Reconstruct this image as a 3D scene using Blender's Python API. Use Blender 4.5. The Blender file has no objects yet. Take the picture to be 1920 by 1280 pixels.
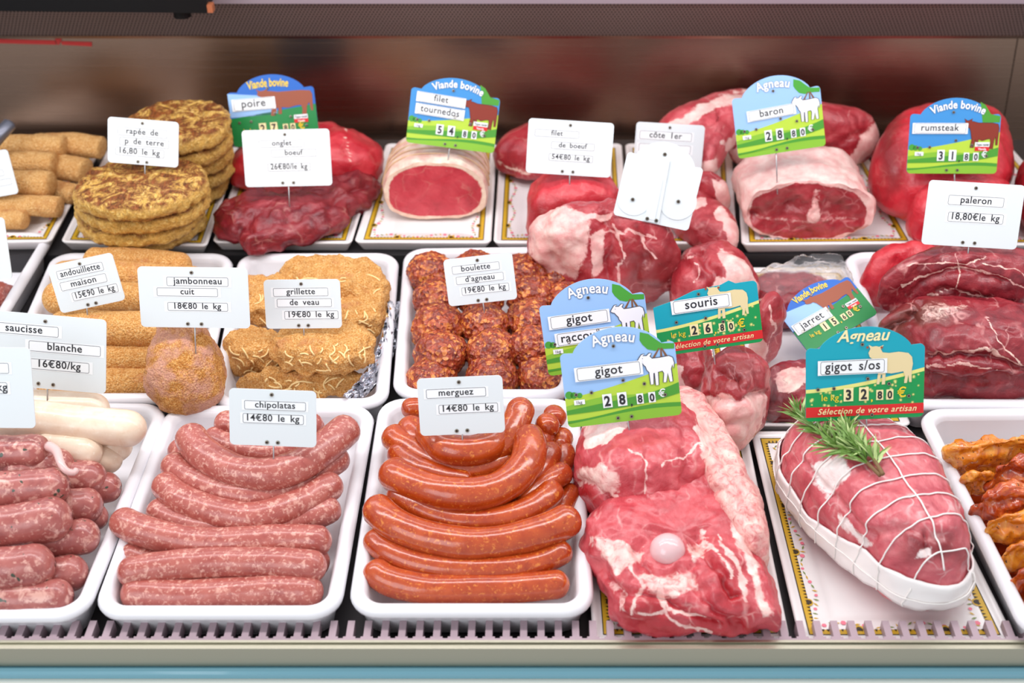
import bpy, bmesh, math, random
import numpy as np
from mathutils import Vector, Matrix
from mathutils.bvhtree import BVHTree

SC = bpy.context.scene
COL = SC.collection
R = math.radians

# ------------------------------------------------------------------ camera, world, lights, exposure
FPX, CX, CY = 2400.0, 1006.0, 640.0          # focal length and principal point for the 1920x1280 frame
PHI = R(35.7)                                # the camera looks down at the sloping deck (deck plane is z = 0)
CAM = Vector((0.0, -0.764, 0.886))
FWD = Vector((0, math.cos(PHI), -math.sin(PHI)))
UPV = Vector((0, math.sin(PHI), math.cos(PHI)))
cam_data = bpy.data.cameras.new('camera')
cam_data.sensor_width = 36.0
cam_data.lens = 36.0 * FPX / 1920
cam_data.shift_x = -(CX - 960) / 1920
cam_data.clip_start = 0.05
cam = bpy.data.objects.new('camera', cam_data)
COL.objects.link(cam)
cam.location = CAM
cam.rotation_euler = (R(90) - PHI, 0, 0)
SC.camera = cam
cam_data.dof.use_dof = True
cam_data.dof.focus_distance = 1.30
cam_data.dof.aperture_fstop = 5.0

SC.view_settings.view_transform = 'Standard'
SC.view_settings.look = 'None'
SC.view_settings.exposure = 0.04
SC.view_settings.gamma = 1.0
SC.view_settings.use_curve_mapping = False

world = bpy.data.worlds.new('shop')
SC.world = world
world.use_nodes = True
wb = world.node_tree.nodes['Background']
wb.inputs['Color'].default_value = (0.93, 0.96, 1.0, 1)
wb.inputs['Strength'].default_value = 0.72


def area(name, loc, target, sx, sy, watts, color=(1, 1, 1)):
    l = bpy.data.lights.new(name, 'AREA')
    l.shape = 'RECTANGLE'
    l.size, l.size_y, l.energy, l.color = sx, sy, watts, color
    o = bpy.data.objects.new(name, l)
    COL.objects.link(o)
    o.location = loc
    d = Vector(target) - Vector(loc)
    o.rotation_euler = d.to_track_quat('-Z', 'Y').to_euler()
    return o


area('case_lamp', (0, 0.22, 0.80), (0, 0.32, 0), 2.3, 0.10, 8.6, (1, 0.965, 0.97))
area('case_lamp_rear', (0, 0.62, 0.78), (0, 0.66, 0), 2.3, 0.10, 4.2, (1, 0.95, 0.97))
area('shop_window', (-1.3, -1.5, 1.35), (0, 0.3, 0), 1.6, 1.2, 17, (0.92, 0.97, 1.0))

# ------------------------------------------------------------------ pixel / space helpers (1920x1280 frame)


def ray(px, py):
    return (FWD + Vector((1, 0, 0)) * ((px - CX) / FPX) - UPV * ((py - CY) / FPX))


def P(px, py, z):
    d = ray(px, py)
    return CAM + d * ((z - CAM.z) / d.z)


def PY(px, py, Y):
    d = ray(px, py)
    return CAM + d * ((Y - CAM.y) / d.y)


def depth(v):
    return (Vector(v) - CAM).dot(FWD)


def proj_np(v):
    d = v - np.array(CAM)
    zc = d @ np.array(FWD)
    return np.stack([CX + FPX * d[:, 0] / zc, CY - FPX * (d @ np.array(UPV)) / zc], 1)


def _hash(ix, iy, iz, seed):
    n = (ix.astype(np.int64) * 374761393 + iy.astype(np.int64) * 668265263 + iz.astype(np.int64) * 2147483647 + seed * 1274126177) & 0xffffffff
    n = ((n ^ (n >> 13)) * 1274126177) & 0xffffffff
    n = ((n ^ (n >> 16)) * 2246822519) & 0xffffffff
    return ((n ^ (n >> 15)) & 0xffffff) / float(0xffffff)


def vnoise(p, scale, seed=0):
    """value noise in [-1, 1] on an (n,3) array"""
    q = p * scale + 1000.5 + seed * 17.31
    i = np.floor(q).astype(np.int64)
    f = q - i
    f = f * f * (3 - 2 * f)
    r = 0
    for dx in (0, 1):
        for dy in (0, 1):
            for dz in (0, 1):
                w = (f[:, 0] if dx else 1 - f[:, 0]) * (f[:, 1] if dy else 1 - f[:, 1]) * (f[:, 2] if dz else 1 - f[:, 2])
                r = r + w * _hash(i[:, 0] + dx, i[:, 1] + dy, i[:, 2] + dz, seed)
    return r * 2 - 1


def fbm(p, scale, seed=0, octs=3):
    r, a = 0, 1.0
    for k in range(octs):
        r = r + a * vnoise(p, scale * 2 ** k, seed + k * 7)
        a *= 0.5
    return r


def seg_dist(xy, pts):
    """distance of (n,2) points to a polyline"""
    best = np.full(len(xy), 1e9)
    for a, b in zip(pts[:-1], pts[1:]):
        a, b = np.array(a), np.array(b)
        ab = b - a
        t = np.clip(((xy - a) @ ab) / max(ab @ ab, 1e-12), 0, 1)
        best = np.minimum(best, np.linalg.norm(xy - (a + t[:, None] * ab), axis=1))
    return best


def in_poly(xy, poly):
    """signed distance, positive inside"""
    inside = np.zeros(len(xy), bool)
    n = len(poly)
    for i in range(n):
        (x1, y1), (x2, y2) = poly[i], poly[(i + 1) % n]
        c = ((y1 > xy[:, 1]) != (y2 > xy[:, 1]))
        xi = (x2 - x1) * (xy[:, 1] - y1) / ((y2 - y1) if y2 != y1 else 1e-12) + x1
        inside ^= c & (xy[:, 0] < xi)
    d = seg_dist(xy, list(poly) + [poly[0]])
    return np.where(inside, d, -d)


def smooth(e0, e1, x):
    t = np.clip((x - e0) / (e1 - e0), 0, 1)
    return t * t * (3 - 2 * t)


def catmull(pts, n, closed=False):
    pts = [np.array(p, float) for p in pts]
    m = len(pts)
    seg = m if closed else m - 1
    g = (lambda i: pts[i % m]) if closed else (lambda i: pts[min(max(i, 0), m - 1)])
    dense = []
    for s in range(seg):
        p0, p1, p2, p3 = g(s - 1), g(s), g(s + 1), g(s + 2)
        for k in range(16):
            t = k / 16
            dense.append(0.5 * (2 * p1 + (p2 - p0) * t + (2 * p0 - 5 * p1 + 4 * p2 - p3) * t * t + (3 * p1 - p0 - 3 * p2 + p3) * t ** 3))
    if closed:
        dense.append(dense[0])
    else:
        dense.append(pts[-1])
    dense = np.array(dense)
    L = np.concatenate([[0], np.cumsum(np.linalg.norm(np.diff(dense, axis=0), axis=1))])
    q = np.linspace(0, L[-1], n + 1)[:-1] if closed else np.linspace(0, L[-1], n)
    return np.stack([np.interp(q, L, dense[:, k]) for k in range(dense.shape[1])], 1)

# ------------------------------------------------------------------ object helpers


ORG = {}


def thing(name, label, cat, loc=(0, 0, 0), group=None, matrix=None):
    o = bpy.data.objects.new(name, None)
    o.empty_display_size = 0.02
    COL.objects.link(o)
    if matrix is not None:
        o.matrix_world = matrix
    else:
        o.location = loc
    ORG[o.name] = Vector(loc)
    o['label'], o['category'] = label, cat
    if group:
        o['group'] = group
    return o


def tag_props(o, label, cat, group=None):
    o['label'], o['category'] = label, cat
    if group:
        o['group'] = group
    return o


def obj(name, verts, faces, mats, parent=None, smooth_=True, local=False, fmat=None, attrs=None, label=None):
    """one mesh object; verts in world space (shifted to the parent's origin) unless local"""
    v = np.array([tuple(p) for p in verts], float) if not isinstance(verts, np.ndarray) else verts.copy()
    if parent is not None:
        org = ORG.get(parent.name, Vector((0, 0, 0)))
    elif local:
        org = Vector((0, 0, 0))
    else:
        org = Vector(((v[:, 0].min() + v[:, 0].max()) / 2, (v[:, 1].min() + v[:, 1].max()) / 2, v[:, 2].min()))
    if not local:
        v = v - np.array(org)
    me = bpy.data.meshes.new(name)
    if len(v) > 300 and not isinstance(faces, MB):      # closed bodies: make the faces look outward
        tri = np.array([(f[0], f[k], f[k + 1]) for f in faces for k in range(1, len(f) - 1)])
        cc = v.mean(0)
        if np.einsum('ij,ij->i', v[tri[:, 0]] - cc, np.cross(v[tri[:, 1]] - cc, v[tri[:, 2]] - cc)).sum() < 0:
            faces = [list(f)[::-1] for f in faces]
    me.from_pydata(v.tolist(), [], [list(f) for f in faces])
    for m in (mats if isinstance(mats, (list, tuple)) else [mats]):
        me.materials.append(m)
    if fmat is not None:
        me.polygons.foreach_set('material_index', fmat)
    me.polygons.foreach_set('use_smooth', [bool(smooth_)] * len(me.polygons))
    for k, a in (attrs or {}).items():
        at = me.attributes.new(k, 'FLOAT', 'POINT')
        at.data.foreach_set('value', np.asarray(a, dtype=np.float32))
    me.update()
    o = bpy.data.objects.new(name, me)
    COL.objects.link(o)
    if parent is not None:
        o.parent = parent
        ORG[o.name] = org
    elif not local:
        o.location = org
        ORG[o.name] = org
    if label:
        o['label'] = label
    return o


class MB:
    """collects verts and faces of one mesh"""
    def __init__(s):
        s.v, s.f, s.m = [], [], []

    def add(s, vs, fs, m=0):
        b = len(s.v)
        s.v += [tuple(x) for x in vs]
        s.f += [[b + i for i in f] for f in fs]
        s.m += [m] * len(fs)

    def box(s, a, b, m=0):
        x0, y0, z0 = a
        x1, y1, z1 = b
        s.add([(x0, y0, z0), (x1, y0, z0), (x1, y1, z0), (x0, y1, z0), (x0, y0, z1), (x1, y0, z1), (x1, y1, z1), (x0, y1, z1)],
              [(0, 3, 2, 1), (4, 5, 6, 7), (0, 1, 5, 4), (1, 2, 6, 5), (2, 3, 7, 6), (3, 0, 4, 7)], m)

    def tube(s, pts, r, n=8, m=0, caps=True):
        vs, fs = tube_mesh(pts, [r] * len(pts) if np.isscalar(r) else r, n, caps)
        s.add(vs, fs, m)

    def disc(s, c, r, z, m=0, n=14, h=0.0):
        ring = [(c[0] + r * math.cos(2 * math.pi * i / n), c[1] + r * math.sin(2 * math.pi * i / n), z) for i in range(n)]
        if h:
            low = [(p[0], p[1], z - h) for p in ring]
            s.add(ring + low, [list(range(n))] + [(i, n + i, n + (i + 1) % n, (i + 1) % n) for i in range(n)], m)
        else:
            s.add(ring, [list(range(n))], m)

    def poly(s, pts, z, m=0):
        s.add([(p[0], p[1], z) for p in pts], [list(range(len(pts)))], m)

    def build(s, name, mats, parent=None, smooth_=False, local=False, label=None):
        return obj(name, s.v, s.f, mats, parent, smooth_, local, s.m, None, label)


def tube_mesh(pts, rad, n=12, caps=True, flat=1.0):
    pts = np.array([tuple(p) for p in pts], float)
    m = len(pts)
    T = np.gradient(pts, axis=0)
    T /= np.maximum(np.linalg.norm(T, axis=1)[:, None], 1e-9)
    up = np.array([0, 0, 1.0])
    if abs(T[0] @ up) > 0.9:
        up = np.array([1.0, 0, 0])
    a = up - T[0] * (up @ T[0])
    a /= np.linalg.norm(a)
    vs = []
    ang = np.linspace(0, 2 * np.pi, n, endpoint=False)
    for i in range(m):
        a = a - T[i] * (a @ T[i])
        a /= np.linalg.norm(a)
        b = np.cross(T[i], a)
        vs.append(pts[i] + rad[i] * (np.cos(ang)[:, None] * a * flat + np.sin(ang)[:, None] * b))
    v = np.concatenate(vs)
    fs = [(i * n + j, i * n + (j + 1) % n, (i + 1) * n + (j + 1) % n, (i + 1) * n + j) for i in range(m - 1) for j in range(n)]
    if caps:
        fs += [list(range(n))[::-1], [(m - 1) * n + j for j in range(n)]]
    return v, fs

# ------------------------------------------------------------------ materials


def lin(r, g, b):
    f = lambda c: (c / 255) / 12.92 if c / 255 <= 0.04045 else ((c / 255 + 0.055) / 1.055) ** 2.4
    return (f(r), f(g), f(b), 1)


class NT:
    def __init__(s, name):
        s.mat = bpy.data.materials.new(name)
        s.mat.use_nodes = True
        s.t = s.mat.node_tree
        s.b = s.t.nodes['Principled BSDF']

    def n(s, typ, ins=None, **kw):
        nd = s.t.nodes.new(typ)
        for k, v in kw.items():
            setattr(nd, k, v)
        for k, v in (ins or {}).items():
            s.set(nd.inputs[k], v)
        return nd

    def set(s, sock, v):
        if isinstance(v, bpy.types.NodeSocket):
            s.t.links.new(v, sock)
        else:
            sock.default_value = v

    def p(s, **kw):
        for k, v in kw.items():
            s.set(s.b.inputs[k.replace('_', ' ')], v)

    def coords(s, scale=(1, 1, 1), rnd=True):
        tc = s.n('ShaderNodeTexCoord')
        v = tc.outputs['Object']
        if rnd:
            oi = s.n('ShaderNodeObjectInfo')
            mul = s.n('ShaderNodeMath', {0: oi.outputs['Random'], 1: 7.0}, operation='MULTIPLY')
            v = s.n('ShaderNodeVectorMath', {0: v, 1: mul.outputs[0]}, operation='ADD').outputs[0]
        return s.n('ShaderNodeMapping', {'Vector': v, 'Scale': scale}).outputs[0]

    def noise(s, vec, scale, detail=3.0, rough=0.55, dist=0.0):
        return s.n('ShaderNodeTexNoise', {'Vector': vec, 'Scale': scale, 'Detail': detail, 'Roughness': rough, 'Distortion': dist}).outputs['Fac']

    def ramp(s, fac, *stops):
        nd = s.n('ShaderNodeValToRGB', {'Fac': fac})
        e = nd.color_ramp.elements
        while len(e) < len(stops):
            e.new(0.5)
        for el, (pos, col) in zip(e, stops):
            el.position = pos
            el.color = col if len(col) == 4 else (*col, 1)
        return nd.outputs['Color']

    def mix(s, fac, a, b, mode='MIX'):
        nd = s.n('ShaderNodeMix', data_type='RGBA', blend_type=mode)
        s.set(nd.inputs[0], fac)
        s.set(nd.inputs[6], a)
        s.set(nd.inputs[7], b)
        return nd.outputs[2]

    def math(s, op, a, b=0.0, c=None, clamp=False):
        nd = s.n('ShaderNodeMath', {0: a, 1: b}, operation=op, use_clamp=clamp)
        if c is not None:
            s.set(nd.inputs[2], c)
        return nd.outputs[0]

    def attr(s, name):
        return s.n('ShaderNodeAttribute', attribute_name=name).outputs['Fac']

    def bump(s, h, strength, dist):
        s.p(Normal=s.n('ShaderNodeBump', {'Height': h, 'Strength': strength, 'Distance': dist}).outputs[0])


W1, B1 = (1, 1, 1, 1), (0, 0, 0, 1)


def flat_mat(name, col, rough=0.5, metal=0.0, coat=0.0, spec=0.5):
    t = NT(name)
    t.p(Base_Color=col, Roughness=rough, Metallic=metal, Coat_Weight=coat, Specular_IOR_Level=spec)
    return t.mat


def meat_mat(name, dark, mid, light, fat=lin(243, 214, 198), fat2=lin(228, 172, 158), tonec=lin(120, 30, 34), vein=0.25, scale=45,
             fiber=(1, 0.22, 1), rough=0.34, coat=0.25, bump=0.5):
    t = NT(name)
    v = t.coords()
    n1 = t.noise(v, scale, 4, 0.6, 0.6)
    col = t.ramp(n1, (0.28, dark), (0.5, mid), (0.74, light))
    vf = t.coords(fiber)
    nf = t.noise(vf, scale * 5, 3, 0.6, 0.8)
    col = t.mix(t.math('MULTIPLY', nf, 0.30), col, dark)
    # tone: own darker / browner muscle
    col = t.mix(t.math('MULTIPLY', t.attr('tone'), 0.9), col, tonec)
    # thin connective veins
    warp = t.n('ShaderNodeVectorMath', {0: vf, 1: t.n('ShaderNodeVectorMath', {0: t.n('ShaderNodeTexNoise', {'Vector': v, 'Scale': scale * 0.8}).outputs['Color'], 3: 0.03}, operation='SCALE').outputs[0]}, operation='ADD').outputs[0]
    vo = t.n('ShaderNodeTexVoronoi', {'Vector': warp, 'Scale': scale * 0.9}, feature='DISTANCE_TO_EDGE').outputs['Distance']
    vm = t.ramp(vo, (0.0, W1), (0.06, B1))
    mask = t.ramp(t.noise(v, scale * 0.9, 2), (0.50, B1), (0.66, W1))
    vmask = t.math('MULTIPLY', t.math('MULTIPLY', vm, mask), vein)
    col = t.mix(vmask, col, fat2)
    # fat
    fn = t.noise(v, scale * 3.2, 4, 0.62, 1.0)
    fa = t.math('ADD', t.attr('fat'), t.math('MULTIPLY', t.math('SUBTRACT', fn, 0.5), 0.75))
    fm = t.ramp(fa, (0.38, B1), (0.60, W1))
    fcol = t.mix(t.ramp(t.noise(v, scale * 1.6, 3), (0.35, B1), (0.7, W1)), fat2, fat)
    col = t.mix(fm, col, fcol)
    t.p(Base_Color=col, Roughness=t.math('ADD', rough, t.math('MULTIPLY', t.math('SUBTRACT', n1, 0.5), 0.3)), Coat_Weight=coat, Coat_Roughness=0.22, Specular_IOR_Level=0.5)
    h = t.math('ADD', t.math('MULTIPLY', nf, 0.6), t.math('MULTIPLY', fn, 0.5))
    t.bump(h, bump, 0.0022)
    return t.mat


def fleck_mat(name, base, base2, fleck, dark, fscale=190, fsize=0.60, rough=0.3, coat=0.3, herb=None):
    """ground-meat sausage: base colour with soft fat flecks"""
    t = NT(name)
    v = t.coords()
    col = t.ramp(t.noise(v, 60, 3), (0.3, base), (0.7, base2))
    col = t.mix(t.math('MULTIPLY', t.ramp(t.noise(v, fscale * 0.7, 3, 0.6, 0.5), (0.55, B1), (0.75, W1)), 0.6), col, dark)
    f1 = t.ramp(t.noise(v, fscale, 3, 0.6, 0.4), (fsize - 0.03, B1), (fsize + 0.09, W1))
    f2 = t.ramp(t.noise(v, fscale * 2.1, 2, 0.5, 0.3), (fsize + 0.01, B1), (fsize + 0.12, W1))
    col = t.mix(t.math('MULTIPLY', t.math('MAXIMUM', f1, f2), 0.85), col, fleck)
    if herb:
        hb = t.ramp(t.noise(v, 130, 1, 0.4), (0.71, B1), (0.735, W1))
        col = t.mix(hb, col, herb)
    t.p(Base_Color=col, Roughness=rough, Coat_Weight=coat, Coat_Roughness=0.12)
    t.bump(t.noise(v, fscale * 0.8, 3), 0.28, 0.0014)
    return t.mat


def crumb_mat(name, a, b, c, meat, amount=0.62):
    t = NT(name)
    v = t.coords()
    n = t.noise(v, 620, 3, 0.7)
    col = t.ramp(n, (0.34, a), (0.5, b), (0.66, c))
    col = t.mix(t.math('MULTIPLY', t.ramp(t.noise(v, 130, 3, 0.6), (0.45, B1), (0.62, W1)), 0.45), col, a)
    big = t.ramp(t.noise(v, 34, 4, 0.6), (amount, B1), (amount + 0.14, W1))
    col = t.mix(t.math('MULTIPLY', big, 0.55), col, meat)
    spk = t.n('ShaderNodeTexVoronoi', {'Vector': v, 'Scale': 420.0}).outputs['Distance']
    t.p(Base_Color=col, Roughness=0.75, Specular_IOR_Level=0.3)
    t.bump(t.math('SUBTRACT', n, t.math('MULTIPLY', spk, 0.9)), 0.9, 0.0022)
    return t.mat


M = {}
M['plastic'] = flat_mat('white_plastic', lin(234, 232, 236), 0.28, coat=0.15)
M['melamine'] = flat_mat('white_melamine', lin(238, 233, 232), 0.22, coat=0.2)
M['gold'] = flat_mat('gold_print', lin(206, 164, 40), 0.35)
M['black_print'] = flat_mat('black_print', lin(52, 38, 14), 0.4)
M['pink_print'] = flat_mat('pink_print', lin(232, 120, 140), 0.4)
M['leaf_print'] = flat_mat('leaf_print', lin(120, 140, 70), 0.4)
M['tag_white'] = flat_mat('white_tag', lin(220, 227, 230), 0.42)
M['strip'] = flat_mat('white_strip', lin(237, 240, 242), 0.35)
M['ink'] = flat_mat('black_ink', lin(34, 34, 40), 0.6)
M['frame_ink'] = flat_mat('thin_frame_ink', lin(92, 96, 104), 0.6)
M['rivet'] = flat_mat('rivet_metal', lin(150, 140, 128), 0.35, 0.9)
M['hole'] = flat_mat('rivet_hole', lin(52, 40, 34), 0.8)
M['pin'] = flat_mat('steel_pin', lin(190, 190, 192), 0.3, 0.9)
M['bone'] = flat_mat('bone', lin(240, 222, 214), 0.3, coat=0.4)
M['cartilage'] = flat_mat('cartilage', lin(224, 184, 186), 0.22, coat=0.6)
M['string'] = flat_mat('white_string', lin(246, 240, 236), 0.6)
M['black'] = flat_mat('black_casing', lin(9, 8, 10), 0.5, spec=0.25)
M['foil'] = flat_mat('aluminium_foil', lin(225, 225, 230), 0.18, 1.0)
M['red_print'] = flat_mat('red_print', lin(196, 34, 30), 0.5)
M['steel_handle'] = flat_mat('grey_metal', lin(120, 122, 135), 0.3, 0.6)
for k, c in dict(sky=(150, 190, 236), skyb=(60, 140, 205), hill=(178, 208, 62), hill2=(132, 186, 50), dgreen=(72, 150, 46), tree=(70, 156, 52), trunk=(126, 84, 56),
                 lamb=(238, 238, 244), lambline=(70, 70, 84), bull=(132, 44, 26), bulld=(70, 24, 20), teal=(0, 158, 178), meadow=(10, 146, 74), daisy=(226, 222, 130),
                 redband=(212, 32, 34), cream=(240, 226, 170), sheep=(224, 206, 158), yellow=(240, 206, 40), blue=(24, 98, 190), titleline=(96, 116, 160), cowbrown=(150, 76, 48),
                 grey=(210, 214, 220), meadow2=(20, 130, 62)).items():
    M['t_' + k] = flat_mat('print_' + k, lin(*c), 0.4)

M['beef'] = meat_mat('beef_red', lin(140, 26, 38), lin(172, 36, 48), lin(200, 62, 70), vein=0.25)
M['beef_bright'] = meat_mat('beef_bright', lin(178, 26, 40), lin(202, 40, 54), lin(222, 72, 80), vein=0.12)
M['beef_face'] = meat_mat('beef_cut_face', lin(172, 36, 50), lin(194, 52, 66), lin(212, 80, 88), vein=0.2, fat=lin(242, 222, 200), fat2=lin(222, 182, 160), fiber=(1, 1, 1))
M['beef_dark'] = meat_mat('beef_dark', lin(96, 20, 30), lin(142, 34, 44), lin(176, 62, 68), vein=0.7, fat2=lin(214, 150, 146), tonec=lin(112, 60, 52))
M['onglet'] = meat_mat('onglet_dark', lin(100, 18, 30), lin(136, 30, 40), lin(168, 58, 64), vein=0.3, fiber=(0.3, 1, 1), bump=0.8)
M['lamb'] = meat_mat('lamb_pink', lin(172, 48, 58), lin(200, 76, 84), lin(222, 112, 116), vein=0.55, fat=lin(246, 216, 206), fat2=lin(236, 178, 172), tonec=lin(176, 30, 40))
M['lamb_red'] = meat_mat('lamb_red', lin(140, 30, 40), lin(172, 48, 56), lin(204, 92, 96), vein=0.5, fat=lin(242, 206, 196), fat2=lin(228, 160, 156), tonec=lin(128, 40, 42))
M['fat'] = meat_mat('fat_rind', lin(222, 168, 132), lin(238, 204, 176), lin(246, 224, 204), vein=0.0, fat=lin(246, 226, 206), rough=0.4, bump=0.3)
M['membrane'] = meat_mat('lamb_membrane', lin(190, 70, 78), lin(208, 96, 100), lin(224, 128, 126), vein=0.4, fat=lin(240, 202, 190), fat2=lin(226, 160, 154), tonec=lin(178, 44, 56))
M['roast'] = meat_mat('roast_pink', lin(178, 66, 78), lin(206, 96, 104), lin(226, 136, 138), vein=0.45, fat=lin(246, 238, 236), fat2=lin(240, 216, 212))
M['chipolata'] = fleck_mat('chipolata', lin(164, 80, 72), lin(184, 102, 90), lin(222, 166, 150), lin(146, 58, 54), 150, 0.575)
M['merguez'] = fleck_mat('merguez', lin(164, 54, 14), lin(190, 78, 26), lin(226, 136, 56), lin(140, 36, 14), 190, 0.62, rough=0.2, coat=0.6)
M['toulouse'] = fleck_mat('coarse_sausage', lin(152, 74, 70), lin(180, 106, 98), lin(218, 166, 152), lin(124, 52, 54), 100, 0.58, herb=lin(58, 66, 50))
M['boudin'] = fleck_mat('white_sausage', lin(230, 204, 178), lin(238, 218, 196), lin(246, 234, 216), lin(220, 186, 154), 120, 0.66, rough=0.35)
M['crumb'] = crumb_mat('breadcrumb', lin(196, 124, 52), lin(232, 172, 98), lin(248, 210, 150), lin(200, 124, 88), 0.58)
M['crumb_ham'] = crumb_mat('breadcrumb_on_ham', lin(168, 100, 38), lin(216, 148, 72), lin(240, 194, 128), lin(222, 168, 162), 0.42)
M['roll'] = crumb_mat('golden_crust', lin(204, 140, 74), lin(230, 176, 108), lin(246, 210, 154), lin(180, 104, 52), 0.56)
M['shred'] = flat_mat('pale_cheese', lin(244, 212, 150), 0.5)
M['casing'] = flat_mat('pale_casing', lin(226, 184, 180), 0.25, coat=0.5)


def meatball_mat():
    t = NT('spiced_mince')
    v = t.coords()
    vo = t.n('ShaderNodeTexVoronoi', {'Vector': v, 'Scale': 250.0, 'Randomness': 1.0})
    w = t.n('ShaderNodeSeparateColor', {0: vo.outputs['Color']}).outputs[0]
    col = t.ramp(w, (0.0, lin(116, 34, 20)), (0.4, lin(156, 54, 26)), (0.7, lin(184, 78, 34)), (0.95, lin(228, 140, 62)))
    col = t.mix(t.ramp(t.noise(v, 70, 2), (0.45, B1), (0.8, W1)), col, lin(132, 46, 28), 'MIX')
    col = t.mix(t.ramp(t.noise(v, 240, 2), (0.62, B1), (0.72, W1)), col, lin(232, 158, 84))
    t.p(Base_Color=col, Roughness=0.35, Coat_Weight=0.4, Coat_Roughness=0.2)
    t.bump(t.math('ADD', vo.outputs['Distance'], t.noise(v, 260, 3)), 0.8, 0.003)
    return t.mat


def potato_mat():
    t = NT('fried_potato')
    v = t.coords()
    nz = t.noise(t.coords((1, 0.35, 1)), 190, 4, 0.7, 1.5)
    col = t.ramp(nz, (0.3, lin(196, 138, 52)), (0.5, lin(232, 184, 92)), (0.7, lin(246, 214, 136)))
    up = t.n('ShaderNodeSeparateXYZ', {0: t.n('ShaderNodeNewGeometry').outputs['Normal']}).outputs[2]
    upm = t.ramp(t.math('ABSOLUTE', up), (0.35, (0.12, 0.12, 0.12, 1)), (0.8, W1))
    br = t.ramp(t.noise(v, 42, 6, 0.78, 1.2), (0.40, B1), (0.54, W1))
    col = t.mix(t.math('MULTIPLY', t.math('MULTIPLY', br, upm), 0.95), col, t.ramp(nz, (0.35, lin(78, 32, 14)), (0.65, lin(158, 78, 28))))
    t.p(Base_Color=col, Roughness=0.5, Specular_IOR_Level=0.4)
    t.bump(nz, 1.0, 0.004)
    return t.mat


def marinade_mat(name, a, b, c):
    t = NT(name)
    v = t.coords((1, 0.5, 1))
    col = t.ramp(t.noise(v, 60, 4, 0.6, 0.8), (0.3, a), (0.5, b), (0.7, c))
    col = t.mix(t.ramp(t.noise(v, 420, 1), (0.68, B1), (0.72, W1)), col, lin(110, 60, 24))
    t.p(Base_Color=col, Roughness=0.18, Coat_Weight=0.7, Coat_Roughness=0.06)
    t.bump(t.noise(v, 110, 3), 0.5, 0.003)
    return t.mat


def steel_mat(name, col, rough, stretch=(1, 60, 60), amt=0.08):
    t = NT(name)
    n = t.noise(t.coords(stretch, False), 9, 4, 0.6)
    t.p(Base_Color=col, Metallic=1.0, Roughness=t.math('ADD', rough, t.math('MULTIPLY', n, amt)))
    t.bump(n, 0.05, 0.001)
    return t.mat


def perforated_mat():
    t = NT('perforated_steel')
    tc = t.n('ShaderNodeTexCoord').outputs['Object']
    s = t.n('ShaderNodeSeparateXYZ', {0: tc})
    S = 1 / 0.0050
    row = t.math('MULTIPLY', s.outputs[2], S * 1.15)
    rf = t.math('FLOOR', row)
    off = t.math('MULTIPLY', t.math('MODULO', rf, 2.0), 0.5)
    fx = t.math('SUBTRACT', t.math('FRACT', t.math('ADD', t.math('MULTIPLY', s.outputs[0], S), off)), 0.5)
    fz = t.math('SUBTRACT', t.math('FRACT', row), 0.5)
    d = t.math('SQRT', t.math('ADD', t.math('MULTIPLY', fx, fx), t.math('MULTIPLY', fz, fz)))
    m = t.ramp(d, (0.30, B1), (0.38, W1))
    t.p(Base_Color=t.mix(m, lin(30, 22, 22), lin(150, 128, 122)), Metallic=t.math('MULTIPLY', m, 0.35), Roughness=0.5)
    return t.mat


M['meatball'] = meatball_mat()
M['potato'] = potato_mat()
M['mar_orange'] = marinade_mat('marinated_orange', lin(178, 78, 12), lin(224, 130, 28), lin(244, 176, 70))
M['mar_red'] = marinade_mat('marinated_red', lin(126, 34, 14), lin(182, 68, 22), lin(226, 122, 44))
M['sauce'] = flat_mat('marinade_sauce', lin(122, 36, 8), 0.08, coat=0.8)
M['wall_steel'] = steel_mat('brushed_steel_wall', lin(150, 124, 108), 0.20, (0.4, 60, 60), 0.12)
M['rail_steel'] = steel_mat('brushed_steel_rail', lin(178, 174, 156), 0.38, (0.3, 80, 80))
M['deck'] = flat_mat('dark_deck_metal', lin(70, 66, 68), 0.4, 0.5)
M['step'] = flat_mat('dark_step', lin(46, 44, 46), 0.5, 0.2)
M['grille'] = flat_mat('grey_mauve_grille', lin(170, 148, 156), 0.45, 0.2)
M['perf'] = perforated_mat()
M['blue_glass'] = flat_mat('blue_glass_edge', lin(112, 166, 182), 0.15, coat=0.5)
M['pale_front'] = flat_mat('pale_front_panel', lin(226, 230, 220), 0.4)

# ------------------------------------------------------------------ body builders
SEED = [1]


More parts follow.
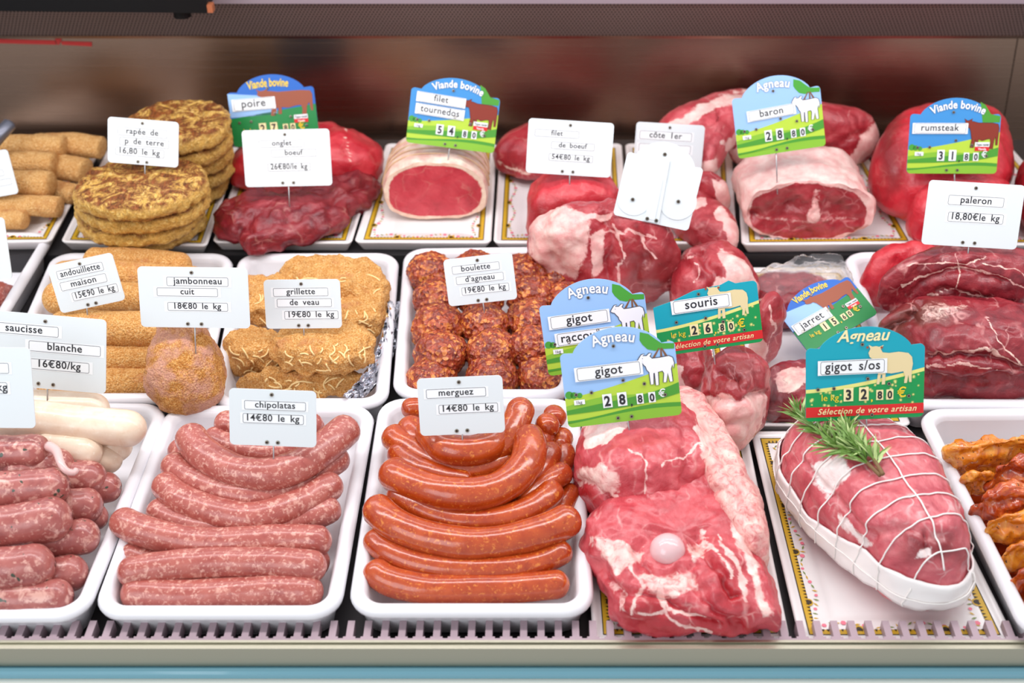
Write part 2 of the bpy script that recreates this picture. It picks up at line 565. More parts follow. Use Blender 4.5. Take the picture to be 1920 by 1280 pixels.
def inflate(name, outline, zb, h, mat, label=None, cat=None, group=None, e=0.75, ez=0.8, lo=0.32, N=110, RG=40, amp=0.003, nsc=38,
            fat=(), fatlines=(), tone=(), creases=(), bumps=(), fatband=None, fatbase=0.0, tonebase=0.0, parent=None, fit=True, slope=0.0, warp=6.0):
    """a soft body grown from its outline: zb is its underside, h its height; outline and markings are given in photo pixels"""
    SEED[0] += 1
    sd = SEED[0]
    zm = zb + h * lo
    cur = catmull(outline, N, True)
    if sum(cur[i, 0] * cur[(i + 1) % N, 1] - cur[(i + 1) % N, 0] * cur[i, 1] for i in range(N)) > 0:
        cur = cur[::-1].copy()                # counter-clockwise on the deck, so that normals point out
    tmin, tmax = cur.min(0), cur.max(0)
    th = np.linspace(np.pi / 2, -np.pi / 2, RG + 2)[1:-1]
    rho = np.cos(th) ** e
    zz = np.where(th > 0, h * (1 - lo) * np.abs(np.sin(th)) ** ez, -h * lo * np.abs(np.sin(th)) ** ez)

    def verts(px):
        xy = np.array([tuple(P(x, y, zm))[:2] for x, y in px])
        c = (xy.min(0) + xy.max(0)) / 2 * 0.5 + xy.mean(0) * 0.5
        V = [np.array([[c[0], c[1], zm + h * (1 - lo)]])]
        for r_, z_ in zip(rho, zz):
            p = c + (xy - c) * r_
            V.append(np.concatenate([p, np.full((N, 1), zm + z_)], 1))
        V.append(np.array([[c[0], c[1], zb]]))
        V = np.concatenate(V)
        if slope:
            ymin, ymax = V[:, 1].min(), V[:, 1].max()
            V[:, 2] = zb + (V[:, 2] - zb) * (1 + slope * ((V[:, 1] - ymin) / max(ymax - ymin, 1e-6) - 0.5))
        return V
    V = verts(cur)
    if fit:
        for _ in range(5):
            q = proj_np(V)
            a0, a1 = q.min(0), q.max(0)
            s = np.clip((tmax - tmin) / (a1 - a0), 0.5, 1.6)
            mid = (cur.min(0) + cur.max(0)) / 2
            shift = (tmin + tmax) / 2 - (a0 + a1) / 2
            cur = (cur - mid) * s + mid + shift
            V = verts(cur)
    F = [(0, 1 + j, 1 + (j + 1) % N) for j in range(N)]
    for i in range(RG - 1):
        b = 1 + i * N
        F += [(b + j, b + N + j, b + N + (j + 1) % N, b + (j + 1) % N) for j in range(N)]
    b = 1 + (RG - 1) * N
    F += [(b + j, len(V) - 1, b + (j + 1) % N) for j in range(N)]
    me = bpy.data.meshes.new('tmp')
    me.from_pydata(V.tolist(), [], F)
    me.update()
    nr = np.zeros(len(V) * 3)
    me.vertices.foreach_get('normal', nr)
    nr = nr.reshape(-1, 3)
    bpy.data.meshes.remove(me)
    d = amp * fbm(V, nsc, sd, 4)
    q = proj_np(V) + warp * np.stack([fbm(V, 70, sd + 5), fbm(V, 70, sd + 9)], 1)
    facing = (nr @ np.array(UPV) > -0.2) | (nr[:, 2] > 0)
    for pts, w, dep in creases:
        dd = seg_dist(q, pts)
        d = d - dep * np.exp(-(dd / w) ** 2) * facing
    for (x, y, r_, hh) in bumps:
        dd = np.hypot(q[:, 0] - x, q[:, 1] - y)
        d = d + hh * np.exp(-(dd / r_) ** 2) * facing
    V = V + nr * d[:, None]
    V[:, 2] = np.maximum(V[:, 2], zb)
    FA = np.full(len(V), fatbase, float)
    TO = np.full(len(V), tonebase, float)
    for z in fat:
        poly, soft = z[0], z[1]
        amt = z[2] if len(z) > 2 else 1.0
        FA = np.maximum(FA, amt * smooth(-soft, soft, in_poly(q, poly)))
    for pts, w in fatlines:
        FA = np.maximum(FA, 0.66 * (1 - smooth(w * 0.3, w * 1.2, seg_dist(q, pts))))
    for poly, soft in tone:
        TO = np.maximum(TO, smooth(-soft, soft, in_poly(q, poly)))
    if fatband:
        zf = (V[:, 2] - zb) / h
        FA = np.maximum(FA, smooth(fatband[0] - 0.05, fatband[0] + 0.05, zf) * (1 - smooth(fatband[1] - 0.06, fatband[1] + 0.06, zf)))
    o = obj(name, V, F, mat, parent, True, attrs={'fat': FA, 'tone': TO})
    if label:
        tag_props(o, label, cat, group)
    return o


def sausage(name, path, r, mat, label, cat, group=None, n=20, m=44, amp=0.05, blunt=0.9, nub=True, flat=1.0, bump=0.0, parent=None, taper=0.0):
    """path: (px, py, z) of the centre line in photo pixels and deck height"""
    SEED[0] += 1
    pts = np.array([tuple(P(*p)) for p in path])
    c = catmull(pts, m) if len(pts) > 2 else np.stack([np.linspace(pts[0][k], pts[1][k], m) for k in range(3)], 1)
    L = np.concatenate([[0], np.cumsum(np.linalg.norm(np.diff(c, axis=0), axis=1))])
    T = L[-1]
    # crowd samples at the ends for round caps
    u = 0.5 - 0.5 * np.cos(np.linspace(0, np.pi, m))
    s = u * T
    c = np.stack([np.interp(s, L, c[:, k]) for k in range(3)], 1)
    dend = np.minimum(s, T - s)
    x = np.clip(dend / (r * blunt), 0, 1)
    rad = r * np.sqrt(np.clip(1 - (1 - x) ** 2, 0.0, 1)) * (1 + amp * vnoise(c, 30, SEED[0]))
    rad = rad * (1 - taper * (1 - np.clip(dend / (4 * r), 0, 1)))
    rad = np.maximum(rad, r * 0.10)
    if nub:
        rad[0] = rad[-1] = r * 0.16
    v, f = tube_mesh(c, rad, n, True, flat)
    ctr = np.repeat(c, n, axis=0)
    dirs = v - ctr
    v = ctr + dirs * (1 + 0.025 * fbm(v, 90, SEED[0]) + bump * fbm(v, 260, SEED[0] + 3, 2))[:, None]
    o = obj(name, v, f, mat, parent, True)
    if label:
        tag_props(o, label, cat, group)
    return o


def rr_loop(W, D, r, k=7):
    """rounded rectangle loop, counter-clockwise from the front edge"""
    pts = []
    for cx, cy, a0 in ((W - r, r, -90), (W - r, D - r, 0), (r, D - r, 90), (r, r, 180)):
        for i in range(k + 1):
            a = R(a0 + 90 * i / k)
            pts.append((cx + r * math.cos(a), cy + r * math.sin(a)))
    return pts


class Quad:
    """FL FR BR BL pixel corners of a flat rectangle at height z -> local metres"""
    def __init__(s, quad, z):
        s.c = [P(x, y, z) for x, y in quad]
        s.W = ((s.c[1] - s.c[0]).length + (s.c[2] - s.c[3]).length) / 2
        s.D = ((s.c[3] - s.c[0]).length + (s.c[2] - s.c[1]).length) / 2

    def at(s, x, y, z):
        u, v = x / s.W, y / s.D
        p = (s.c[0] * (1 - u) + s.c[1] * u) * (1 - v) + (s.c[3] * (1 - u) + s.c[2] * u) * v
        return (p.x, p.y, z)


def sweep_rings(q, prof, r):
    mb = MB()
    loops = []
    for ins, z in prof:
        lp = rr_loop(q.W - 2 * ins, q.D - 2 * ins, max(r - ins * 0.8, 0.002))
        loops.append([q.at(x + ins, y + ins, z) for x, y in lp])
    n = len(loops[0])
    vs = [p for lp in loops for p in lp]
    fs = [(i * n + j, i * n + (j + 1) % n, (i + 1) * n + (j + 1) % n, (i + 1) * n + j) for i in range(len(loops) - 1) for j in range(n)]
    return vs, fs, n


def deli_tray(quad, label, zr=0.045, zb=0.0, r=0.028):
    q = Quad(quad, zr)
    cen = q.at(q.W / 2, q.D / 2, zb)
    t = thing('deli_tray', label, 'tray', cen, 'white plastic deli trays')
    vs, fs, n = sweep_rings(q, [(0.006, zr - 0.012), (0.001, zr - 0.010), (0.0, zr - 0.006), (0.002, zr - 0.002), (0.006, zr), (0.011, zr - 0.001), (0.0135, zr - 0.004), (0.015, zr - 0.008)], r)
    obj('rim', vs, fs, M['plastic'], t)
    vs, fs, n = sweep_rings(q, [(0.006, zr - 0.012), (0.012, zb + 0.006), (0.016, zb + 0.001)], r)
    v2, f2, _ = sweep_rings(q, [(0.015, zr - 0.008), (0.020, zb + 0.012), (0.024, zb + 0.006), (0.030, zb + 0.004)], r)
    b = len(vs)
    vs = vs + v2
    fs = fs + [[i + b for i in f] for f in f2]
    fs.append([len(vs) - n + j for j in range(n)])
    fs.append([b - n + j for j in range(n)][::-1])
    obj('basin', vs, fs, M['plastic'], t)
    return t


def decor_tray(quad, label, zr=0.02, zb=0.0):
    """thin porcelain-look tray with a gold band and a flower garland printed inside its rim"""
    q = Quad(quad, zr)
    cen = q.at(q.W / 2, q.D / 2, zb)
    t = thing('serving_tray', label, 'tray', cen, 'white serving trays with gold and floral borders')
    h = zr - zb
    vs, fs, n = sweep_rings(q, [(0.010, zb), (0.008, zb + 0.002), (0.001, zr - 0.003), (0.0, zr - 0.001), (0.0015, zr), (0.004, zr), (0.006, zr - 0.0015), (0.010, zr - 0.003), (0.026, zr - 0.005), (0.034, zr - 0.009), (0.040, zr - 0.010)], 0.008)
    fs.append([len(vs) - n + j for j in range(n)])
    fs.append(list(range(n))[::-1])
    obj('tray_body', vs, fs, M['melamine'], t)
    zs = lambda ins: zr - 0.003 - 0.002 * min(max((ins - 0.010) / 0.016, 0), 1) + 0.0006
    g = MB()
    W, D = q.W, q.D

    def side_pts(ins, step):
        """points along the inset rectangle with the inward direction"""
        out = []
        for (x0, y0, x1, y1, nx, ny) in ((ins, ins, W - ins, ins, 0, 1), (W - ins, ins, W - ins, D - ins, -1, 0), (W - ins, D - ins, ins, D - ins, 0, -1), (ins, D - ins, ins, ins, 1, 0)):
            L = math.hypot(x1 - x0, y1 - y0)
            k = max(int(L / step), 1)
            for i in range(k):
                a = (i + 0.5) / k
                out.append((x0 + (x1 - x0) * a, y0 + (y1 - y0) * a, nx, ny, (x1 - x0) / L, (y1 - y0) / L))
        return out
    for i0, i1, m in ((0.0095, 0.0105, 1), (0.0105, 0.0165, 0)):
        for (x0, y0, x1, y1, nx, ny) in ((i0, i0, W - i0, i0, 0, 1), (W - i0, i0, W - i0, D - i0, -1, 0), (W - i0, D - i0, i0, D - i0, 0, -1), (i0, D - i0, i0, i0, 1, 0)):
            w = i1 - i0
            tx, ty = (x1 - x0), (y1 - y0)
            L = math.hypot(tx, ty)
            tx, ty = tx / L * w, ty / L * w
            g.add([q.at(x0, y0, zs(i0)), q.at(x1, y1, zs(i0)), q.at(x1 + nx * w - tx, y1 + ny * w - ty, zs(i1)), q.at(x0 + nx * w + tx, y0 + ny * w + ty, zs(i1))], [(0, 1, 2, 3)], m)
    for x, y, nx, ny, tx, ty in side_pts(0.0165, 0.0040):
        a, b_, hgt = 0.0013, 0.0, -0.0032
        g.add([q.at(x - tx * a, y - ty * a, zs(0.0165) + 0.0004), q.at(x + tx * a, y + ty * a, zs(0.0165) + 0.0004), q.at(x + nx * hgt, y + ny * hgt, zs(0.0135) + 0.0004)], [(0, 1, 2)], 1)
    for x, y, nx, ny, tx, ty in side_pts(0.0168, 0.058):
        for k in range(10):                       # gold scroll bosses
            a = 2 * math.pi * k / 10
        g.add([q.at(x + 0.0045 * math.cos(2 * math.pi * k / 10) * (1 if tx else 0.8), y + 0.0045 * math.sin(2 * math.pi * k / 10), zs(0.018) + 0.0003) for k in range(10)], [list(range(10))], 0)
        g.add([q.at(x + 0.0026 * math.cos(2 * math.pi * k / 8), y + 0.0026 * math.sin(2 * math.pi * k / 8), zs(0.018) + 0.0006) for k in range(8)], [list(range(8))], 1)
    g.build('gold_border', [M['gold'], M['black_print']], t)
    fl = MB()
    rnd = random.Random(int(q.W * 1e6))
    for i, (x, y, nx, ny, tx, ty) in enumerate(side_pts(0.022, 0.0055)):
        ph = i * 0.55
        off = 0.0030 * math.sin(ph)
        px_, py_ = x + nx * off, y + ny * off
        if i % 3 == 0:
            rr = rnd.uniform(0.0016, 0.0026)
            fl.add([q.at(px_ + rr * math.cos(k * 1.047), py_ + rr * math.sin(k * 1.047), zs(0.024) + 0.0003) for k in range(6)], [list(range(6))], 0)
        else:
            a = rnd.uniform(0, 6.28)
            c, s_ = math.cos(a), math.sin(a)
            l, w = 0.0030, 0.0009
            fl.add([q.at(px_ + c * l, py_ + s_ * l, zs(0.024) + 0.0002), q.at(px_ - s_ * w, py_ + c * w, zs(0.024) + 0.0002), q.at(px_ - c * l, py_ - s_ * l, zs(0.024) + 0.0002), q.at(px_ + s_ * w, py_ - c * w, zs(0.024) + 0.0002)], [(0, 1, 2, 3)], 1 if i % 3 == 1 else 2)
    fl.build('floral_print', [M['pink_print'], M['leaf_print'], M['gold']], t)
    return t


def loft(name, secs, mats, parent=None, label=None, amp=0.002, nsc=40, front=None, attrs_fn=None, cap_rings=10, sub=None):
    """secs: list of closed loops (same count) of world points, front first; the front cap is meshed in rings so it can carry markings"""
    SEED[0] += 1
    n = len(secs[0])
    V = [np.array(s, float) for s in secs]
    caps = []
    f0 = V[0]
    c0 = f0.mean(0)
    ring_v = [c0[None]] + [c0 + (f0 - c0) * (k / cap_rings) for k in range(1, cap_rings)]
    capn = sum(len(x) for x in ring_v)
    A = np.concatenate(ring_v + V)
    cl = V[-1].mean(0)
    A = np.concatenate([A, cl[None]])
    F = [(0, 1 + (j + 1) % n, 1 + j) for j in range(n)]
    idx = lambda k, j: (1 + (k - 1) * n + j % n) if k < cap_rings else capn + j % n
    for k in range(1, cap_rings):
        F += [(idx(k, j), idx(k, j + 1), idx(k + 1, j + 1), idx(k + 1, j)) for j in range(n)]
    ncap = len(F)
    for i in range(len(V) - 1):
        b = capn + i * n
        F += [(b + j, b + (j + 1) % n, b + n + (j + 1) % n, b + n + j) for j in range(n)]
    b = capn + (len(V) - 1) * n
    F += [(b + j, b + (j + 1) % n, len(A) - 1) for j in range(n)]
    A0 = A.copy()
    body = np.ones(len(A))
    body[:capn] = 0.35
    A = A + amp * body[:, None] * np.stack([fbm(A0, nsc, SEED[0] + k) for k in range(3)], 1)
    rho = np.ones(len(A)) * 1.0
    rho[0] = 0
    for k in range(1, cap_rings):
        rho[1 + (k - 1) * n: 1 + k * n] = k / cap_rings
    iscap = np.zeros(len(A), bool)
    iscap[:capn] = True
    at = attrs_fn(A, rho, iscap) if attrs_fn else {}
    return A, F, at, ncap

# ------------------------------------------------------------------ price tags


def quad_pose(corners, base, lean, yaw=0.0):
    """TL TR BR BL pixel corners on a plane through base whose normal leans back by lean -> matrix, width, height"""
    n = Vector((math.sin(yaw) * math.cos(lean), -math.cos(yaw) * math.cos(lean), math.sin(lean)))
    pts = []
    for x, y in corners:
        d = ray(x, y)
        pts.append(CAM + d * ((base - CAM).dot(n) / d.dot(n)))
    TL, TR, BR, BL = pts
    ux = (TR - TL + BR - BL) / 2
    uy = (TL - BL + TR - BR) / 2
    w = ux.length
    X = ux.normalized()
    Y = (uy - X * uy.dot(X))
    h = Y.length
    Y = Y.normalized()
    Z = X.cross(Y)
    c = (TL + TR + BR + BL) / 4
    o = c - X * (w / 2) - Y * (h / 2)
    m = Matrix(((X.x, Y.x, Z.x, o.x), (X.y, Y.y, Z.y, o.y), (X.z, Y.z, Z.z, o.z), (0, 0, 0, 1)))
    return m, w, h


_txt = {}


def text_verts(s, shear=0.0, bold=0.0, space=1.0, word=1.0):
    """filled lettering as (verts 2D, faces), cap height about 0.7, starting at x = 0"""
    key = (s, shear, bold, space, word)
    if key not in _txt:
        c = bpy.data.curves.new('lettering', 'FONT')
        c.body = s
        c.shear, c.offset, c.space_character, c.space_word = shear, bold, space, word
        c.resolution_u = 3
        o = bpy.data.objects.new('lettering', c)
        COL.objects.link(o)
        dg = bpy.context.evaluated_depsgraph_get()
        me = bpy.data.meshes.new_from_object(o.evaluated_get(dg))
        v = np.zeros(len(me.vertices) * 3)
        me.vertices.foreach_get('co', v)
        v = v.reshape(-1, 3)[:, :2]
        f = [tuple(p.vertices) for p in me.polygons]
        bpy.data.objects.remove(o)
        bpy.data.curves.remove(c)
        bpy.data.meshes.remove(me)
        if len(v):
            v[:, 0] -= v[:, 0].min()
        _txt[key] = (v, f)
    return _txt[key]


def put_text(mb, s, x, y, size, z, m=0, maxw=None, align='C', rot=0.0, bend=0.0, sx=1.0, **kw):
    """lettering centred (or left-aligned) on x with its baseline at y"""
    v, f = text_verts(s, **kw)
    if not len(v):
        return 0
    v = v * size
    v[:, 0] *= sx
    w = v[:, 0].max()
    if maxw and w > maxw:
        v[:, 0] *= maxw / w
        w = maxw
    v[:, 0] -= w / 2 if align == 'C' else (w if align == 'R' else 0)
    if bend:
        a = v[:, 0] / bend
        rr = bend + v[:, 1]
        v = np.stack([np.sin(a) * rr, np.cos(a) * rr - bend], 1)
    c, s_ = math.cos(rot), math.sin(rot)
    v = np.stack([v[:, 0] * c - v[:, 1] * s_ + x, v[:, 0] * s_ + v[:, 1] * c + y], 1)
    mb.add([(p[0], p[1], z) for p in v], f, m)
    return w


def plate_outline(w, h, r, arch=0.0, k=5):
    """counter-clockwise outline of a rounded plate, with an arched top when arch > 0"""
    pts = []

    def corner(cx, cy, a0, rr):
        for i in range(k + 1):
            a = R(a0 + 90 * i / k)
            pts.append((cx + rr * math.cos(a), cy + rr * math.sin(a)))
    corner(w - r, r, -90, r)
    corner(w - r, h - r, 0, r)
    if arch:
        x0, x1 = 0.115 * w, 0.885 * w
        for i in range(25):
            a = math.pi * i / 24
            pts.append(((x0 + x1) / 2 + (x1 - x0) / 2 * math.cos(a), h - 0.01 * h + arch * 1.03 * math.sin(a) ** 1.45))
    corner(r, h - r, 90, r)
    corner(r, r, 180, r)
    return pts


def slab(mb, pts, z0, z1, m=0):
    n = len(pts)
    mb.add([(p[0], p[1], z1) for p in pts] + [(p[0], p[1], z0) for p in pts],
           [list(range(n)), [n + i for i in range(n)][::-1]] + [(i, n + i, n + (i + 1) % n, (i + 1) % n) for i in range(n)], m)


def rivet(parent, x, y, r=0.0019, z=0.0):
    mb = MB()
    n = 14
    o = [(x + r * math.cos(2 * math.pi * i / n), y + r * math.sin(2 * math.pi * i / n)) for i in range(n)]
    i_ = [(x + r * .55 * math.cos(2 * math.pi * i / n), y + r * .55 * math.sin(2 * math.pi * i / n)) for i in range(n)]
    vs = [(p[0], p[1], z) for p in o] + [(p[0], p[1], z + 0.0007) for p in o] + [(p[0], p[1], z + 0.0008) for p in i_] + [(p[0], p[1], z + 0.0003) for p in i_]
    fs = [(k * n + j, k * n + (j + 1) % n, (k + 1) * n + (j + 1) % n, (k + 1) * n + j) for k in range(3) for j in range(n)]
    mb.add(vs, fs, 0)
    mb.add([(p[0], p[1], z + 0.0003) for p in i_], [list(range(n))], 1)
    return mb.build('rivet', [M['rivet'], M['hole']], parent, local=True)


def frame_strip(mb, x0, y0, x1, y1, z, t, m, r):
    a = [(p[0] + x0, p[1] + y0) for p in rr_loop(x1 - x0, y1 - y0, r, 4)]
    b = [(p[0] + x0 + t, p[1] + y0 + t) for p in rr_loop(x1 - x0 - 2 * t, y1 - y0 - 2 * t, max(r - t, 1e-4), 4)]
    n = len(a)
    mb.add([(p[0], p[1], z) for p in a] + [(p[0], p[1], z) for p in b], [(i, (i + 1) % n, n + (i + 1) % n, n + i) for i in range(n)], m)


TH = 0.0012


def label_strip(parent, text, u0, u1, v0, v1, w, h, rot=0.0, margin=0.03, size=None, strip_mat='strip', bold=0.012, cx=None, empty=False, rad=None):
    """a stuck-on strip with a thin rounded frame and lettering; u, v are fractions of the plate"""
    x0, x1, y0, y1 = u0 * w, u1 * w, v0 * h, v1 * h
    mx = margin * w
    bw, bh = x1 - x0, y1 - y0
    mb = MB()
    z = TH + 0.00015
    mb.poly([(x0 - mx, y0 - mx * .3), (x1 + mx, y0 - mx * .3), (x1 + mx, y1 + mx * .3), (x0 - mx, y1 + mx * .3)], z, 0)
    frame_strip(mb, x0, y0, x1, y1, z + 0.00012, 0.00042, 1, rad or bh * 0.16)
    tx = MB()
    if text:
        sz = size or bh * 1.0
        put_text(tx, text, (x1 - bw * .12 if text == 'kg' else (x0 + x1) / 2) if cx is None else cx * w, y0 + bh * 0.26, sz, z + 0.00020, 0, bw * 0.86, word=1.7, bold=bold, space=1.07)
    if rot:
        cxx, cyy = (x0 + x1) / 2, (y0 + y1) / 2
        for b in (mb, tx):
            b.v = [(cxx + (p[0] - cxx) * math.cos(rot) - (p[1] - cyy) * math.sin(rot), cyy + (p[0] - cxx) * math.sin(rot) + (p[1] - cyy) * math.cos(rot), p[2]) for p in b.v]
    s = mb.build('label_strip', [M[strip_mat], M['frame_ink']], parent, local=True)
    if text:
        tx.build('lettering', M['ink'], s, local=True)
    return s


def pin_part(parent, mw, w, base, sink=0.014):
    """steel pin from the plate's lower middle down into what it is stuck in; local coordinates"""
    inv = mw.inverted()
    b = inv @ base
    top = Vector((b.x * 0.6 + w * 0.5 * 0.4, 0.012, -0.0008))
    d = (b - top)
    ln = max(d.length, 1e-4)
    low = b + d / ln * sink
    mb = MB()
    mb.tube([top, top + (low - top) * 0.5, low], 0.0008, 6)
    return mb.build('pin', M['pin'], parent, local=True, smooth_=True)


def white_tag(corners, base, lines, label, lean=R(22), yaw=0.0, rivets=True, pin=True, r=0.0045, strip_mat='strip'):
    mw, w, h = quad_pose(corners, base, lean, yaw)
    t = thing('price_tag', label, 'price tag', group='white price tags', matrix=mw)
    mb = MB()
    slab(mb, plate_outline(w, h, r), 0, TH, 0)
    mb.build('plate', M['tag_white'], t, local=True)
    for ln in lines:
        label_strip(t, ln[0], ln[1], ln[2], ln[3], ln[4], w, h, strip_mat=strip_mat)
    if rivets:
        for u, v in ((0.49, 0.915), (0.43, 0.065), (0.555, 0.065)):
            rivet(t, u * w, v * h, z=TH)
    if pin:
        pin_part(t, mw, w, base)
    return t


LAMB = [(0.0, .80), (.05, .76), (.11, .74), (.16, .66), (.21, .60), (.23, .50), (.29, .42), (.30, .04), (.37, .04), (.40, .38), (.44, .38), (.44, .0), (.51, .0), (.53, .40), (.66, .42), (.70, .34),
        (.66, .06), (.73, .06), (.80, .34), (.84, .06), (.91, .06), (.90, .45), (.95, .58), (.97, .46), (1.0, .62), (.97, .78), (.88, .84), (.6, .82), (.40, .82), (.34, .90), (.40, .98), (.34, .99), (.26, .92), (.14, .93), (.20, .99), (.12, .97), (.05, .88)]
SHEEP = [(0.06, .80), (.09, .70), (.16, .64), (.22, .62), (.20, .50), (.24, .38), (.27, .32), (.24, .03), (.30, .03), (.33, .26), (.36, .26), (.35, .02), (.42, .02), (.43, .30), (.55, .28), (.70, .30), (.80, .32),
         (.84, .20), (.82, .03), (.88, .03), (.91, .22), (.93, .05), (.98, .05), (.98, .35), (1.0, .5), (.98, .66), (.90, .76), (.7, .80), (.5, .78), (.36, .80), (.32, .88), (.38, .98), (.28, .94), (.22, .96), (.14, .95), (.06, 1.0), (.10, .90)]
BULL = [(0.02, .84), (.03, .76), (.10, .71), (.16, .71), (.20, .60), (.23, .42), (.25, .30), (.22, .04), (.30, .04), (.34, .30), (.37, .30), (.36, .08), (.42, .08), (.43, .32), (.55, .28), (.70, .34), (.78, .34), (.80, .22),
        (.78, .0), (.86, .0), (.88, .28), (.93, .42), (.95, .12), (.985, .12), (1.0, .7), (.97, .82), (.8, .86), (.4, .86), (.28, .90), (.20, .92), (.22, 1.0), (.14, .94), (.08, .93), (0.0, 1.0), (.04, .90)]


def animal(mb, shape, x0, y0, w, h, z, m, line=None, grow=0.0008):
    if line is not None:
        c = (sum(p[0] for p in shape) / len(shape), sum(p[1] for p in shape) / len(shape))
        big = []
        n = len(shape)
        sg = 1 if sum(shape[i - 1][0] * shape[i][1] - shape[i][0] * shape[i - 1][1] for i in range(n)) > 0 else -1
        for i in range(n):
            a, b = shape[i - 1], shape[(i + 1) % n]
            dx, dy = (b[0] - a[0]) * w, (b[1] - a[1]) * h
            l = math.hypot(dx, dy) or 1
            big.append((x0 + shape[i][0] * w + sg * dy / l * grow, y0 + shape[i][1] * h - sg * dx / l * grow))
        # outward side differs with winding; keep the larger polygon
        mb.poly(big, z, line)
        mb.poly([(x0 + px * w, y0 + py * h) for px, py in shape], z + 0.00012, m)
    else:
        mb.poly([(x0 + px * w, y0 + py * h) for px, py in shape], z, m)


